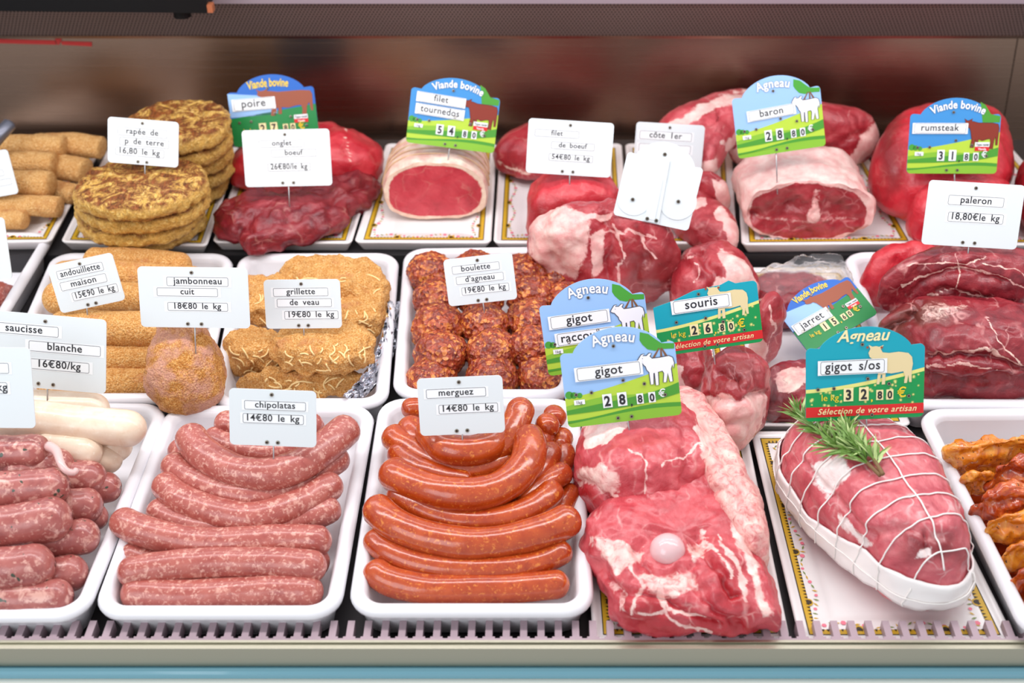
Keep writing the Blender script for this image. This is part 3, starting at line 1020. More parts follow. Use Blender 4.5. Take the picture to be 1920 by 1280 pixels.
def picture_tag(corners, arch_px, base, style, title, strips, price, label, lean=R(22), yaw=0.0, pin=True, cut=False, bull=False, back=False, group=None):
    """arched picture price tag; style 'new' (pale sky, green hills) or 'old' (teal sky, meadow)"""
    mw, w, h = quad_pose(corners, base, lean, yaw)
    n = mw.to_3x3() @ Vector((0, 0, 1))
    d = ray(*arch_px)
    o = mw.translation
    ap = mw.inverted() @ (CAM + d * ((o - CAM).dot(n) / d.dot(n)))
    arch = min(max(ap.y - h, 0.10 * h), 0.6 * h)
    t = thing('picture_price_tag', label, 'price tag', group=group or 'arched picture price tags', matrix=mw)
    r = 0.0045
    pts = plate_outline(w, h, r, arch)
    if cut:
        pts = [p for p in plate_outline(w, h, r) if not (p[0] < 0.3 * w and p[1] > 0.5 * h)]
        i0 = max(range(len(pts)), key=lambda i: pts[i][1] - 0.001 * pts[i][0])
        k = [i for i, p in enumerate(pts) if p[1] > 0.5 * h][-1] + 1
        pts[k:k] = [(0.80 * w, h), (0.74 * w, h + 0.06 * h), (0.66 * w, h + 0.01 * h), (0.40 * w, 0.98 * h), (0.18 * w, 0.86 * h), (0.0, 0.80 * h)]
    if back:
        mb = MB()
        slab(mb, pts, 0, TH, 0)
        mb.build('plate', M['tag_white'], t, local=True)
        for cx, cy, rr in ((0.78, 0.42, 0.24), (0.22, 0.32, 0.22), (0.42, 0.5, 0.20)):
            db = MB()
            ring = [(cx * w + rr * w * math.cos(k * math.pi / 20), cy * h + rr * w * math.sin(k * math.pi / 20)) for k in range(40)]
            slab(db, ring, TH, TH + 0.0007 + cx * 0.0004, 0)
            db.build('digit_wheel', M['tag_white'], t, local=True)
        db = MB()
        slab(db, [(0.40 * w, 0.02 * h), (0.60 * w, 0.02 * h), (0.55 * w, 1.0 * h), (0.45 * w, 1.0 * h)], TH, TH + 0.0028, 0)
        slab(db, [(0.46 * w, 0.06 * h), (0.54 * w, 0.06 * h), (0.52 * w, 0.7 * h), (0.48 * w, 0.7 * h)], TH + 0.0028, TH + 0.0036, 0)
        db.build('pin_channel', M['tag_white'], t, local=True)
        for u, v, z in ((0.47, 1.08, TH + .0006), (0.20, 0.30, TH + .0022), (0.78, 0.42, TH + .0022), (0.44, 0.06, TH + .003), (0.56, 0.06, TH + .003)):
            rivet(t, u * w, v * h, 0.0022, z)
        return t
    names = ['t_sky', 't_skyb', 't_hill', 't_hill2', 't_dgreen', 't_tree', 't_trunk', 't_lamb', 't_lambline', 't_bull', 't_bulld', 't_teal', 't_meadow', 't_daisy', 't_redband', 't_cream', 't_sheep', 't_yellow',
             't_blue', 't_titleline', 't_cowbrown', 'strip', 'ink', 't_grey', 't_meadow2', 'tag_white']
    I = {k.replace('t_', ''): i for i, k in enumerate(names)}
    mats = [M[k] for k in names]
    Z = lambda k: TH + 0.00014 * k
    mb = MB()
    backc = 'skyb' if (style == 'new' and bull) else 'sky' if style == 'new' else ('blue' if bull else 'teal')
    slab(mb, pts, 0, TH, I[backc])
    bot = [p for p in plate_outline(w, h, r)[-6:]] + [p for p in plate_outline(w, h, r)[:6]]   # rounded bottom corners, left to right

    def lower(f, k, c, seg=16):
        """everything below the line y = f(u)"""
        top = [(w * (1 - i / seg), h * f(1 - i / seg)) for i in range(seg + 1)]
        mb.poly([p for p in bot if p[1] < 0.2 * h] + top, Z(k), I[c])

    def band(f0, f1, k, c, u0=0.0, u1=1.0, seg=14):
        a = [(w * (u0 + (u1 - u0) * i / seg), h * f0(u0 + (u1 - u0) * i / seg)) for i in range(seg + 1)]
        b = [(w * (u1 + (u0 - u1) * i / seg), h * f1(u1 + (u0 - u1) * i / seg)) for i in range(seg + 1)]
        mb.poly(a + b, Z(k), I[c])
    if style == 'new':
        lower(lambda u: 0.40 + 0.30 * max(u, 0) ** 1.4, 1, 'hill')
        band(lambda u: 0.17 + 0.12 * u * u, lambda u: 0.29 + 0.06 * math.sin(u * 5) + 0.14 * u * u, 2, 'hill2')
        band(lambda u: 0.15 + 0.03 * math.sin(u * 4.0 + 1.2) + 0.18 * u * u, lambda u: 0.22 + 0.035 * math.sin(u * 4.2 + .4) + 0.26 * u * u, 3, 'dgreen')
        lower(lambda u: 0.14 - 0.05 * math.cos(u * 4.0), 3, 'dgreen')
        lower(lambda u: 0.085 - 0.05 * math.cos(u * 3.2 + .8), 4, 'hill2')
        for cx, cy, rr in ((0.03, 0.44, 0.035), (0.08, 0.43, 0.03), (0.13, 0.42, 0.025)):
            mb.disc((w * max(cx, .04), h * cy), w * rr, Z(2), I['tree'])
        if not bull:     # tree canopy running off the upper corner, with bare boughs below it
            can = [(0.70, 1.10), (0.72, 1.00), (0.76, 0.93), (0.82, 0.90), (0.90, 0.91), (0.99, 0.90), (0.995, 0.97), (0.885, 0.99), (0.84, 1.08), (0.78, 1.22), (0.71, 1.28)]
            mb.poly([(w * a, h + (b - 1) * h if b <= 1 else h + (b - 1) * arch * 2.2) for a, b in can], Z(2), I['tree'])
            for p0, p1 in (((.80, .80), (.86, .93)), ((.92, .80), (.88, .93)), ((.87, .74), (.875, .92))):
                mb.poly([(w * (p0[0] - .012), h * p0[1]), (w * (p0[0] + .012), h * p0[1]), (w * (p1[0] + .006), h * p1[1]), (w * (p1[0] - .006), h * p1[1])], Z(3), I['trunk'])
        else:
            mb.poly([(w * .80, h * .86), (w * .99, h * .86), (w * .995, h * .965), (w * .885, h), (w * .82, h + arch * .55), (w * .76, h + arch * .75)], Z(1), I['dgreen'])
    else:
        top = (lambda u: 0.44 + 0.24 * max(u, 0) ** 1.6) if not bull else (lambda u: 0.52 + 0.16 * u)
        lower(top, 1, 'daisy' if not bull else 'meadow2')
        lower(lambda u: top(u) - 0.05, 2, 'meadow' if not bull else 'meadow2')
        if bull:
            band(lambda u: 0.52 + .02, lambda u: 0.98 - 0.2 * u, 1, 'sky', 0.0, 0.55)
        rnd = random.Random(int(w * 1e5))
        if not bull:
            for k in range(70):                                   # small daisies in the grass
                u, v = rnd.uniform(.04, .96), rnd.uniform(0.20, 0.62)
                if v > top(u) - .05:
                    continue
                s = rnd.uniform(.012, .024) * w
                for a in range(4):
                    c, s_ = math.cos(a * .785), math.sin(a * .785)
                    mb.poly([(u * w + c * s, v * h + s_ * s), (u * w - s_ * s * .16, v * h + c * s * .16), (u * w - c * s, v * h - s_ * s), (u * w + s_ * s * .16, v * h - c * s * .16)], Z(3) + a * 2e-5, I['daisy'])
            band(lambda u: 0.055, lambda u: 0.195, 4, 'redband')
    mb.build('plate', mats, t, local=True)
    # the animal
    am = MB()
    if style == 'new' and not bull:
        animal(am, LAMB, 0.665 * w, 0.44 * h, 0.31 * w, 0.44 * h, Z(5), I['lamb'], I['lambline'], 0.0008)
        am.disc((0.665 * w + .14 * .31 * w, (0.44 + .86 * .44) * h), 0.0004, Z(7), I['ink'], 6)
    elif style == 'new':
        animal(am, BULL, 0.60 * w, 0.42 * h, 0.385 * w, 0.50 * h, Z(5), I['bull'], I['bulld'], 0.0006)
    elif not bull:
        animal(am, SHEEP, 0.50 * w, 0.46 * h, 0.40 * w, 0.56 * h, Z(5), I['sheep'], None)
        for u, v in ((.515, 1.0), (.635, .99)):
            am.disc((u * w, v * h * .985), 0.0012, Z(6), I['cowbrown'], 8)
    else:
        animal(am, BULL, 0.33 * w, 0.50 * h, 0.645 * w, 0.52 * h, Z(5), I['cowbrown'], None)
    am.build('animal_print', mats, t, local=True)
    # title
    tt = MB()
    size = {'Agneau': 0.20, 'Viande bovine': 0.185}[title] * h * (1.0 if style == 'new' else 1.12)
    yb = h + arch * (0.36 if title == 'Agneau' else 0.40)
    if style == 'new':
        kw = dict(bend=0.62 * w)
        for o_, mm, z_ in ((0.045, 'titleline', 5), (0.022, 'strip', 6)):
            put_text(tt, title, 0.47 * w if title == 'Agneau' else 0.52 * w, yb - 0.012 * h, size, Z(z_), I[mm], 0.62 * w, bold=o_, sx=0.86 if title == 'Agneau' else .8, space=1.06, **kw)
    elif not bull:
        put_text(tt, title, 0.48 * w, yb - 0.02 * h, size * 1.0, Z(5), I['cream'], 0.5 * w, shear=0.3, bold=0.018)
    else:
        put_text(tt, title, 0.48 * w, yb - 0.05 * h, size, Z(5), I['yellow'], 0.46 * w, bold=0.02, shear=.1, bend=1.2 * w)
    if not cut:
        tt.build('title_lettering', mats, t, local=True)
    for s in strips:
        ls = label_strip(t, s[0], s[1], s[2], s[3], s[4], w, h, rot=s[5] if len(s) > 5 else 0.0, margin=0.022)
        ls.location.z = 0.0012
    # price
    pr = MB()
    y0 = (0.26 if style == 'old' and not bull else 0.215) * h
    cell = 'strip' if style == 'new' else 'cream'
    us = (0.365, 0.495, 0.65, 0.755) if style == 'new' else (0.36, 0.49, 0.625, 0.71)
    rot = 0.0
    for u, ch, big in zip(us, price, (1, 1, 0, 0)):
        cw, chh = (0.082 * w, 0.185 * h) if big else (0.060 * w, 0.14 * h)
        a, b = u * w - cw / 2, u * w + cw / 2
        pr.poly([(a, y0), (b, y0), (b, y0 + chh), (a, y0 + chh)], Z(6), I[cell])
        put_text(pr, ch, u * w, y0 + chh * .14, chh * 1.02, Z(8), I['ink'], cw * .86, bold=0.035, sx=.86)
    put_text(pr, ',', (us[1] + us[2]) / 2 * w, y0 - .005 * h, 0.13 * h, Z(8), I['ink' if style == 'new' else 'yellow'], bold=0.03)
    put_text(pr, '€', (0.845 if style == 'new' else 0.81) * w, y0 + (.06 if style == 'new' else .03) * h, (0.15 if style == 'new' else 0.19) * h, Z(8), I['strip' if style == 'new' else 'yellow'], bold=0.01)
    if style == 'new':
        pr.poly([(0.075 * w, 0.30 * h), (0.17 * w, 0.30 * h), (0.17 * w, 0.365 * h), (0.075 * w, 0.365 * h)], Z(6), I['strip'])
        put_text(pr, '1kg', 0.122 * w, 0.312 * h, 0.06 * h, Z(8), I['ink'], .07 * w)
    else:
        put_text(pr, 'le kg', 0.205 * w, y0 + 0.02 * h, 0.125 * h, Z(8), I['yellow'], .16 * w)
    if bull:
        k = 0.085 if style == 'new' else 0.06
        pr.poly([(0.735 * w, (0.37 + k) * h), (0.895 * w, (0.37 + k) * h), (0.895 * w, (0.445 + k) * h), (0.735 * w, (0.445 + k) * h)], Z(7), I['strip'])
        pr.poly([(0.735 * w, (0.30 + k) * h), (0.895 * w, (0.30 + k) * h), (0.895 * w, (0.37 + k) * h), (0.735 * w, (0.37 + k) * h)], Z(7), I['redband'])
        put_text(pr, 'Type racial', 0.815 * w, (0.388 + k) * h, 0.055 * h, Z(9), I['ink'], .14 * w, bold=.02)
        put_text(pr, 'Viande', 0.815 * w, (0.315 + k) * h, 0.05 * h, Z(9), I['strip'], .14 * w, bold=.02)
    pr.build('price_lettering', mats, t, local=True)
    if style == 'old' and not bull:
        bd = MB()
        put_text(bd, 'Sélection de votre artisan', 0.52 * w, 0.092 * h, 0.115 * h, Z(7), I['cream'], 0.84 * w, shear=0.3, bold=0.008, space=1.08)
        bd.build('banner_lettering', mats, t, local=True)
    rv = ((0.47, 1.03), (0.10, .44), (0.235, .445), (0.52, .56), (0.70, .48), (0.87, .30), (0.44, .06), (0.56, .06)) if not cut else ((0.44, .92), (0.2, .52), (0.48, .52), (0.64, .42), (0.83, .24), (0.44, .06), (0.56, .06))
    for u, v in rv:
        rivet(t, u * w, v * h, 0.0017, TH + 0.0009)
    if pin:
        pin_part(t, mw, w, base)
    return t

# ------------------------------------------------------------------ the counter: deck, step, back wall, front
SH = 0.03                                     # height of the rear step


def structure(o):
    o['kind'] = 'structure'
    return o


mb = MB()
GZ = 0.026
gy0, gy1 = P(960, 1201, GZ).y, P(960, 1163, GZ).y
mb.box((-1.7, gy0 - 0.002, -0.03), (1.7, 0.612, 0.0))
structure(mb.build('floor', M['deck']))
mb = MB()
mb.box((-1.7, 0.614, -0.03), (1.7, 0.95, SH))
structure(mb.build('trim_1', M['step']))
WY0, WY1, WZ1 = 0.930, 0.965, 0.235
jx = PY(1882, 200, 0.95).x
mb = MB()
mb.add([(-1.7, WY0, 0.0), (jx - 0.0008, WY0, 0.0), (jx - 0.0008, WY1, WZ1), (-1.7, WY1, WZ1), (-1.7, WY0 + .02, 0.0), (jx - 0.0008, WY0 + .02, 0.0), (jx - 0.0008, WY1 + .02, WZ1), (-1.7, WY1 + .02, WZ1)],
       [(0, 1, 2, 3), (5, 4, 7, 6), (1, 5, 6, 2), (4, 0, 3, 7), (3, 2, 6, 7)])
structure(mb.build('wall_back', M['wall_steel']))
mb = MB()
mb.add([(jx + 0.0008, WY0, 0.0), (1.7, WY0, 0.0), (1.7, WY1, WZ1), (jx + 0.0008, WY1, WZ1), (jx + 0.0008, WY0 + .02, 0.0), (1.7, WY0 + .02, 0.0), (1.7, WY1 + .02, WZ1), (jx + 0.0008, WY1 + .02, WZ1)],
       [(0, 1, 2, 3), (5, 4, 7, 6), (1, 5, 6, 2), (4, 0, 3, 7), (3, 2, 6, 7)])
structure(mb.build('wall_back_side_panel', M['wall_steel']))
mb = MB()
mb.box((jx - 0.003, WY1 + 0.021, 0.0), (jx + 0.003, WY1 + 0.024, WZ1))
structure(mb.build('trim_2', M['black']))

# perforated air panel over the wall, its lower lip in front of the steel
pz0 = PY(960, 67, 0.945).z
pz1 = PY(960, 4, 0.905).z
t = thing('perforated_panel', 'perforated steel air panel running along the top of the rear wall', 'air panel', (0, 0.945, pz0))
mb = MB()
mb.add([(-1.7, 0.945, pz0), (1.7, 0.945, pz0), (1.7, 0.905, pz1), (-1.7, 0.905, pz1), (-1.7, 0.9462, pz0), (1.7, 0.9462, pz0), (1.7, 0.9062, pz1), (-1.7, 0.9062, pz1)],
       [(0, 1, 2, 3), (4, 7, 6, 5), (0, 4, 5, 1), (3, 2, 6, 7)])
mb.build('perforated_sheet', M['perf'], t)
mb = MB()
mb.box((-1.7, 0.9435, pz0 - 0.0035), (1.7, 0.9495, pz0))
mb.build('lower_lip', M['wall_steel'], t)
mb = MB()
mb.box((-1.7, 0.899, pz1), (1.7, 0.9065, pz1 + 0.02))
mb.build('upper_edge', flat_mat('mauve_edge', lin(150, 134, 142), .5), t)

# black appliance seen from below, with its round rubber foot
a0, a1 = PY(-260, 18, 0.84), PY(388, 25, 0.84)
t = thing('appliance', 'black appliance jutting over the top edge of the perforated panel', 'appliance', (a0.x, 0.84, a1.z))
mb = MB()
mb.add([(a0.x, 0.84, a0.z), (a1.x, 0.84, a1.z), (a1.x, 0.905, a1.z + 0.005), (a0.x, 0.905, a0.z + 0.005)] + [(a0.x, 0.84, a0.z + .09), (a1.x + .012, 0.84, a1.z + .09), (a1.x + .012, 0.905, a1.z + .09), (a0.x, 0.905, a0.z + .09)],
       [(0, 3, 2, 1), (4, 5, 6, 7), (0, 1, 5, 4), (1, 2, 6, 5), (2, 3, 7, 6), (3, 0, 4, 7)])
mb.build('housing', M['black'], t)
f = PY(341, 26, 0.86)
mb = MB()
slab(mb, [(f.x + 0.0115 * math.cos(k * math.pi / 12), 0.862 + 0.0115 * math.sin(k * math.pi / 12)) for k in range(24)], f.z - 0.004, f.z + 0.006)
mb.build('rubber_foot', M['black'], t)
c = PY(398, 12, 0.85)
mb = MB()
mb.box((c.x - 0.004, 0.838, c.z - .004), (c.x + 0.003, 0.85, c.z + .006))
mb.build('corner_cap', flat_mat('orange_plastic', lin(170, 96, 60), 0.5), t)

# red load line stuck on the wall


def on_wall(px, py, off=0.0006):
    n = Vector((0, -(WZ1), (WY1 - WY0))).normalized()
    o = Vector((0, WY0, 0)) + n * off
    d = ray(px, py)
    return CAM + d * ((o - CAM).dot(n) / d.dot(n))


mb = MB()
for quad in (((-40, 72), (103, 76), (106, 84), (-40, 80)), ((114, 77), (172, 79), (172, 87), (116, 84)), ((100, 67), (118, 68), (111, 84), (108, 84))):
    f_ = [tuple(on_wall(*p, 0.0012)) for p in quad]
    b_ = [tuple(on_wall(*p, 0.0002)) for p in quad]
    mb.add(f_ + b_, [(0, 3, 2, 1), (0, 1, 5, 4), (1, 2, 6, 5), (2, 3, 7, 6), (3, 0, 4, 7)])
tag_props(mb.build('load_line_sticker', M['red_print']), 'red load line sticker with a small triangle on the rear steel wall', 'sticker')

# front: comb grille, steel rail, blue glass edge, pale panel
t = thing('air_grille', 'mauve grey slotted air grille along the front edge of the counter', 'grille', (0, gy0, 0))
mb = MB()
pitch = 0.0152
x = -1.2
while x < 1.2:
    a, b, k, dz = x, x + 0.0062, (gy1 - gy0), 0.013
    yb = gy0 + 0.0035
    mb.box((a, yb, GZ - dz), (b, gy1, GZ))
    # rounded slot ends
    for i in range(4):
        u0, u1 = i / 4, (i + 1) / 4
        w_ = pitch - 0.0062
        y_ = lambda u: yb + 0.004 * (2 * u - 1) ** 2 - 0.001
        mb.box((b + w_ * u0, gy0, GZ - 0.004), (b + w_ * u1, (y_(u0) + y_(u1)) / 2, GZ))
    mb.box((a, gy0, GZ - 0.004), (b, yb, GZ))
    x += pitch
mb.build('comb', M['grille'], t)
mb = MB()
mb.box((-1.2, gy0 - 0.0025, GZ - 0.006), (1.2, gy0, GZ + 0.001))
mb.build('front_lip', M['rail_steel'], t)
t = thing('counter_front', 'brushed steel counter rail above a blue glass edge and pale panel', 'counter front', (0, gy0, -0.08))
mb = MB()
mb.box((-1.2, gy0 - 0.008, GZ - 0.0235), (1.2, gy0 - 0.0028, GZ - 0.001))
mb.build('steel_rail', M['rail_steel'], t)
mb = MB()
mb.tube([(-1.2, gy0 - 0.010, GZ - 0.0285), (1.2, gy0 - 0.010, GZ - 0.0285)], 0.0045, 10)
mb.box((-1.2, gy0 - 0.0135, GZ - 0.0335), (1.2, gy0 - 0.0030, GZ - 0.0290))
mb.build('glass_edge', M['blue_glass'], t)
mb = MB()
mb.box((-1.2, gy0 - 0.016, GZ - 0.12), (1.2, gy0 - 0.004, GZ - 0.0345))
mb.build('lower_panel', M['pale_front'], t)

# ------------------------------------------------------------------ trays
deli_tray([(-190, 1158), (158, 1155), (320, 752), (20, 748)], 'white tray of coarse and white sausages at the end of the front row')
deli_tray([(166, 1151), (636, 1151), (706, 754), (312, 755)], 'white tray holding the pink chipolata sausages')
deli_tray([(649, 1147), (1117, 1147), (1085, 742), (711, 742)], 'white tray holding the glossy orange-red merguez sausages')
deli_tray([(1926, 1192), (2400, 1200), (2090, 757), (1716, 762)], 'white tray of orange marinated meat strips')
deli_tray([(-300, 690), (-52, 690), (104, 432), (-120, 430)], 'white tray with a little minced meat left in it')
deli_tray([(-25, 748), (384, 747), (440, 471), (98, 470)], 'white tray of breaded andouillette sausages')
deli_tray([(388, 757), (727, 757), (749, 470), (447, 471)], 'white tray of breaded veal grillette patties with foil')
deli_tray([(734, 740), (1078, 740), (1042, 458), (757, 462)], 'white tray of lamb meatballs')
deli_tray([(1692, 758), (2090, 760), (1970, 464), (1577, 469)], 'white tray under the big dark paleron beef pieces')
decor_tray([(1112, 1202), (1482, 1199), (1400, 806), (1085, 806)], 'flowered serving tray under the large gigot leg of lamb')
decor_tray([(1500, 1202), (1907, 1202), (1708, 805), (1407, 807)], 'flowered serving tray under the tied roast with rosemary')
decor_tray([(1068, 794), (1396, 794), (1335, 500), (1062, 500)], 'flowered serving tray under the shortened gigot and lamb shanks', 0.02)
decor_tray([(1402, 797), (1710, 797), (1585, 500), (1340, 500)], 'flowered serving tray under the wrapped beef shank slices', 0.02)
B = SH + 0.018
decor_tray([(-180, 455), (96, 452), (192, 272), (-60, 270)], 'flowered serving tray under the golden crusted rolls', B, SH)
decor_tray([(113, 453), (388, 460), (452, 275), (206, 270)], 'flowered serving tray under the stacked potato cakes', B, SH)
decor_tray([(398, 453), (659, 455), (716, 270), (462, 272)], 'flowered serving tray under the onglet and the smooth red poire beef', B, SH)
decor_tray([(664, 453), (921, 454), (932, 268), (724, 268)], 'flowered serving tray under the fat-wrapped filet roast', B, SH)
decor_tray([(925, 454), (1180, 455), (1166, 268), (938, 268)], 'flowered serving tray under the bare red filet pieces', B, SH)
decor_tray([(1186, 455), (1382, 456), (1372, 268), (1172, 268)], 'flowered serving tray under the lamb rib rack and chops', B, SH)
decor_tray([(1390, 458), (1724, 455), (1612, 268), (1380, 268)], 'flowered serving tray under the two lamb saddle joints', B, SH)
decor_tray([(1732, 455), (2060, 460), (1890, 268), (1622, 268)], 'flowered serving tray under the bright red rumsteak', B, SH)

# ------------------------------------------------------------------ front row, chipolatas
G = 'chipolatas in the white tray'
CH = [
    ('straight pink chipolata lying against the front rim of its tray', [(228, 1110, .034), (330, 1117, .034), (430, 1113, .034), (530, 1108, .034), (606, 1112, .034)], .0150),
    ('pink chipolata lying second from the front rim of its tray', [(220, 1077, .046), (300, 1064, .048), (400, 1056, .048), (520, 1056, .048), (612, 1064, .048)], .0148),
    ('half hidden chipolata tucked under the second one from the front', [(222, 1034, .036), (270, 1050, .030), (380, 1072, .026), (500, 1066, .026), (618, 1048, .034)], .0135),
    ('chipolata with its blunt end raised over the tray rim, third from the front', [(218, 968, .052), (255, 990, .052), (335, 1012, .050), (420, 1018, .050), (530, 1012, .050), (622, 1015, .050)], .0147),
    ('chipolata fourth from the front, curving behind the blunt raised one', [(286, 948, .044), (325, 974, .044), (400, 994, .044), (485, 994, .044), (590, 966, .046), (634, 944, .046)], .0138),
    ('strongly bowed chipolata in the middle of the tray, fifth from the front', [(301, 898, .058), (340, 936, .058), (420, 964, .058), (485, 969, .058), (570, 940, .058), (636, 898, .058)], .0148),
    ('bowed chipolata sixth from the front, just below the topmost one', [(316, 862, .060), (350, 892, .060), (420, 922, .060), (480, 930, .060), (545, 914, .060), (605, 876, .062), (650, 850, .062)], .0142),
    ('chipolata mostly hidden beneath the topmost one', [(332, 830, .050), (356, 868, .046), (410, 905, .042), (480, 920, .040)], .0135),
    ('topmost chipolata, deeply curved, with the chipolata price tag stuck in it', [(350, 806, .082), (378, 846, .080), (435, 880, .078), (500, 890, .078), (560, 873, .080), (620, 830, .083), (662, 792, .084)], .0158),
    ('chipolata at the back of its tray running behind the price tag', [(404, 790, .060), (450, 798, .060), (520, 806, .060), (608, 797, .060)], .0140),
    ('chipolata low in the pile right behind the topmost curved one', [(388, 815, .050), (440, 840, .050), (510, 850, .048), (590, 826, .050)], .0138),
]
for lab, path, r in CH:
    sausage('chipolata_sausage', path, r, M['chipolata'], lab, 'sausage', G, bump=0.012)

# ------------------------------------------------------------------ merguez
G = 'merguez in the white tray'
ME = [
    ('merguez lying along the front rim of its tray', [(694, 1056, .042), (724, 1086, .038), (800, 1104, .036), (895, 1104, .036), (985, 1101, .036), (1068, 1092, .040)], .0138),
    ('thin merguez second from the front of its tray', [(694, 1000, .047), (724, 1032, .046), (790, 1058, .044), (874, 1068, .044), (965, 1064, .044), (1030, 1046, .044), (1068, 1024, .046)], .0122),
    ('long bowed merguez third from the front, the widest of the tray', [(697, 940, .062), (735, 980, .062), (803, 1008, .060), (887, 1020, .060), (971, 1010, .060), (1043, 986, .062), (1082, 962, .064)], .0156),
    ('merguez fourth from the front, lying behind the widest one', [(734, 918, .056), (777, 948, .056), (836, 972, .054), (904, 978, .054), (971, 966, .056), (1018, 938, .058), (1044, 908, .060)], .0140),
    ('merguez end poking out beside the tray wall near the gigot', [(1072, 912, .042), (1050, 955, .040), (990, 990, .036)], .0110),
    ('U-shaped merguez hooking up high in the middle of its tray', [(720, 878, .070), (765, 902, .072), (825, 923, .074), (887, 927, .074), (942, 912, .076), (982, 876, .080), (994, 836, .084), (982, 806, .086)], .0164),
    ('merguez running behind the U-shaped one', [(738, 838, .060), (777, 871, .060), (828, 894, .060), (890, 905, .058)], .0140),
    ('dark merguez nearly buried below the U-shaped one', [(850, 958, .040), (925, 950, .040), (980, 918, .044), (1010, 890, .046)], .0125),
    ('merguez with a domed end near the back wall side of its tray', [(726, 808, .066), (770, 842, .064), (836, 876, .062), (900, 880, .062), (968, 856, .064)], .0148),
    ('merguez curled behind the merguez price tag, its end showing beside the tag', [(764, 788, .070), (776, 815, .068), (800, 840, .064)], .0140),
    ('merguez directly under the merguez price tag', [(796, 795, .082), (830, 836, .082), (874, 846, .082), (920, 834, .082), (948, 795, .084)], .0150),
    ('short merguez end in the back corner of its tray', [(752, 768, .058), (780, 766, .058), (830, 772, .056)], .0115),
    ('upright merguez standing beside the merguez price tag', [(983, 748, .100), (972, 780, .092), (958, 815, .084), (935, 842, .074), (900, 858, .066)], .0148),
    ('small knotted merguez link at the back of its tray', [(1030, 768, .076), (1040, 782, .076), (1050, 797, .074)], .0118),
    ('small merguez link leaning on the knotted one', [(1014, 785, .080), (1026, 797, .080), (1040, 812, .078)], .0120),
    ('merguez tip below the two small links', [(1022, 805, .070), (1014, 825, .070), (1000, 850, .066)], .0118),
    ('merguez tip against the tray wall below the small links', [(1050, 810, .060), (1052, 826, .060), (1040, 850, .056)], .0120),
    ('merguez piece lying along the tray wall beside the U-shaped one', [(1052, 834, .056), (1056, 860, .054), (1040, 890, .050)], .0120),
    ('merguez slanting out from under the hook of the U-shaped one', [(1034, 836, .066), (1020, 866, .066), (996, 898, .062), (965, 925, .058)], .0138),
    ('merguez with a pointed end slanting above the tray wall', [(1066, 880, .058), (1036, 898, .060), (1000, 924, .058), (970, 950, .054)], .0122),
]
for lab, path, r in ME:
    sausage('merguez_sausage', path, r, M['merguez'], lab, 'sausage', G, bump=0.006)

# ------------------------------------------------------------------ coarse sausages and white sausages
G = 'coarse herb sausages in the end tray'
TO = [
    ('topmost coarse herb sausage of the near pile, with a loose casing tail', [(-60, 852, .090), (20, 850, .090), (96, 846, .090)], .0182),
    ('coarse herb sausage second from the top of the near pile', [(-60, 922, .086), (30, 918, .086), (132, 908, .086)], .0180),
    ('coarse herb sausage third from the top of the near pile', [(-60, 995, .074), (30, 985, .074), (136, 965, .076)], .0200),
    ('coarse herb sausage fourth from the top of the near pile', [(-60, 1068, .060), (20, 1066, .060), (104, 1056, .060)], .0200),
    ('coarse herb sausage lowest of the near pile, against the front rim', [(-60, 1126, .040), (30, 1124, .040), (138, 1118, .040)], .0165),
    ('coarse herb sausage end just behind the casing tail', [(0, 880, .078), (70, 876, .076), (140, 868, .074)], .0165),
    ('coarse herb sausage end below the white sausages, upper of the far pile', [(60, 900, .062), (130, 895, .062), (200, 898, .060)], .0172),
    ('coarse herb sausage end squeezed against the tray rim', [(120, 915, .050), (180, 916, .048), (228, 908, .048)], .0150),
    ('coarse herb sausage end in the middle of the far pile', [(60, 952, .058), (130, 950, .058), (194, 944, .056)], .0172),
    ('small hidden coarse herb sausage end deep by the tray rim', [(130, 972, .040), (170, 970, .040), (203, 962, .040)], .0130),
    ('coarse herb sausage end in the lower far pile', [(40, 1020, .050), (110, 1014, .050), (188, 998, .050)], .0172),
    ('coarse herb sausage end lowest of the far pile', [(40, 1085, .038), (110, 1078, .038), (166, 1066, .038)], .0165),
]
for i, (lab, path, r) in enumerate(TO):
    if i == 0:
        p0 = P(*path[1])
        t = thing('coarse_sausage', lab, 'sausage', (p0.x, p0.y, p0.z - r), G)
        sausage('sausage_body', path, r, M['toulouse'], None, None, parent=t, bump=0.015)
        tl = catmull([tuple(P(*p)) for p in ((92, 836, .100), (106, 846, .104), (114, 868, .104), (124, 882, .100), (138, 886, .096), (143, 880, .096))], 24)
        v, f = tube_mesh(tl, np.linspace(.0052, .0028, 24), 10)
        obj('casing_tail', v, f, M['casing'], t, label='pale loose casing tail')
    else:
        sausage('coarse_sausage', path, r, M['toulouse'], lab, 'sausage', G, bump=0.015)
G = 'white sausages in the end tray'
for lab, path, r in [
    ('long white sausage lying on top across the end tray', [(-40, 785, .092), (60, 785, .092), (150, 795, .090), (274, 806, .088)], .0185),
    ('white sausage lying behind the long top one', [(-40, 758, .072), (70, 760, .072), (205, 768, .070)], .0165),
    ('white sausage tip pointing out beside the coarse sausages', [(60, 840, .074), (120, 842, .074), (192, 850, .072)], .0165),
    ('white sausage end lowest beside the tray rim', [(150, 850, .056), (190, 858, .056), (228, 866, .054)], .0165),
    ('white sausage end below the tip of the long one', [(140, 826, .062), (190, 834, .062), (248, 838, .060)], .0160),
]:
    sausage('white_sausage', path, r, M['boudin'], lab, 'sausage', G, blunt=1.1, nub=False, amp=.03)

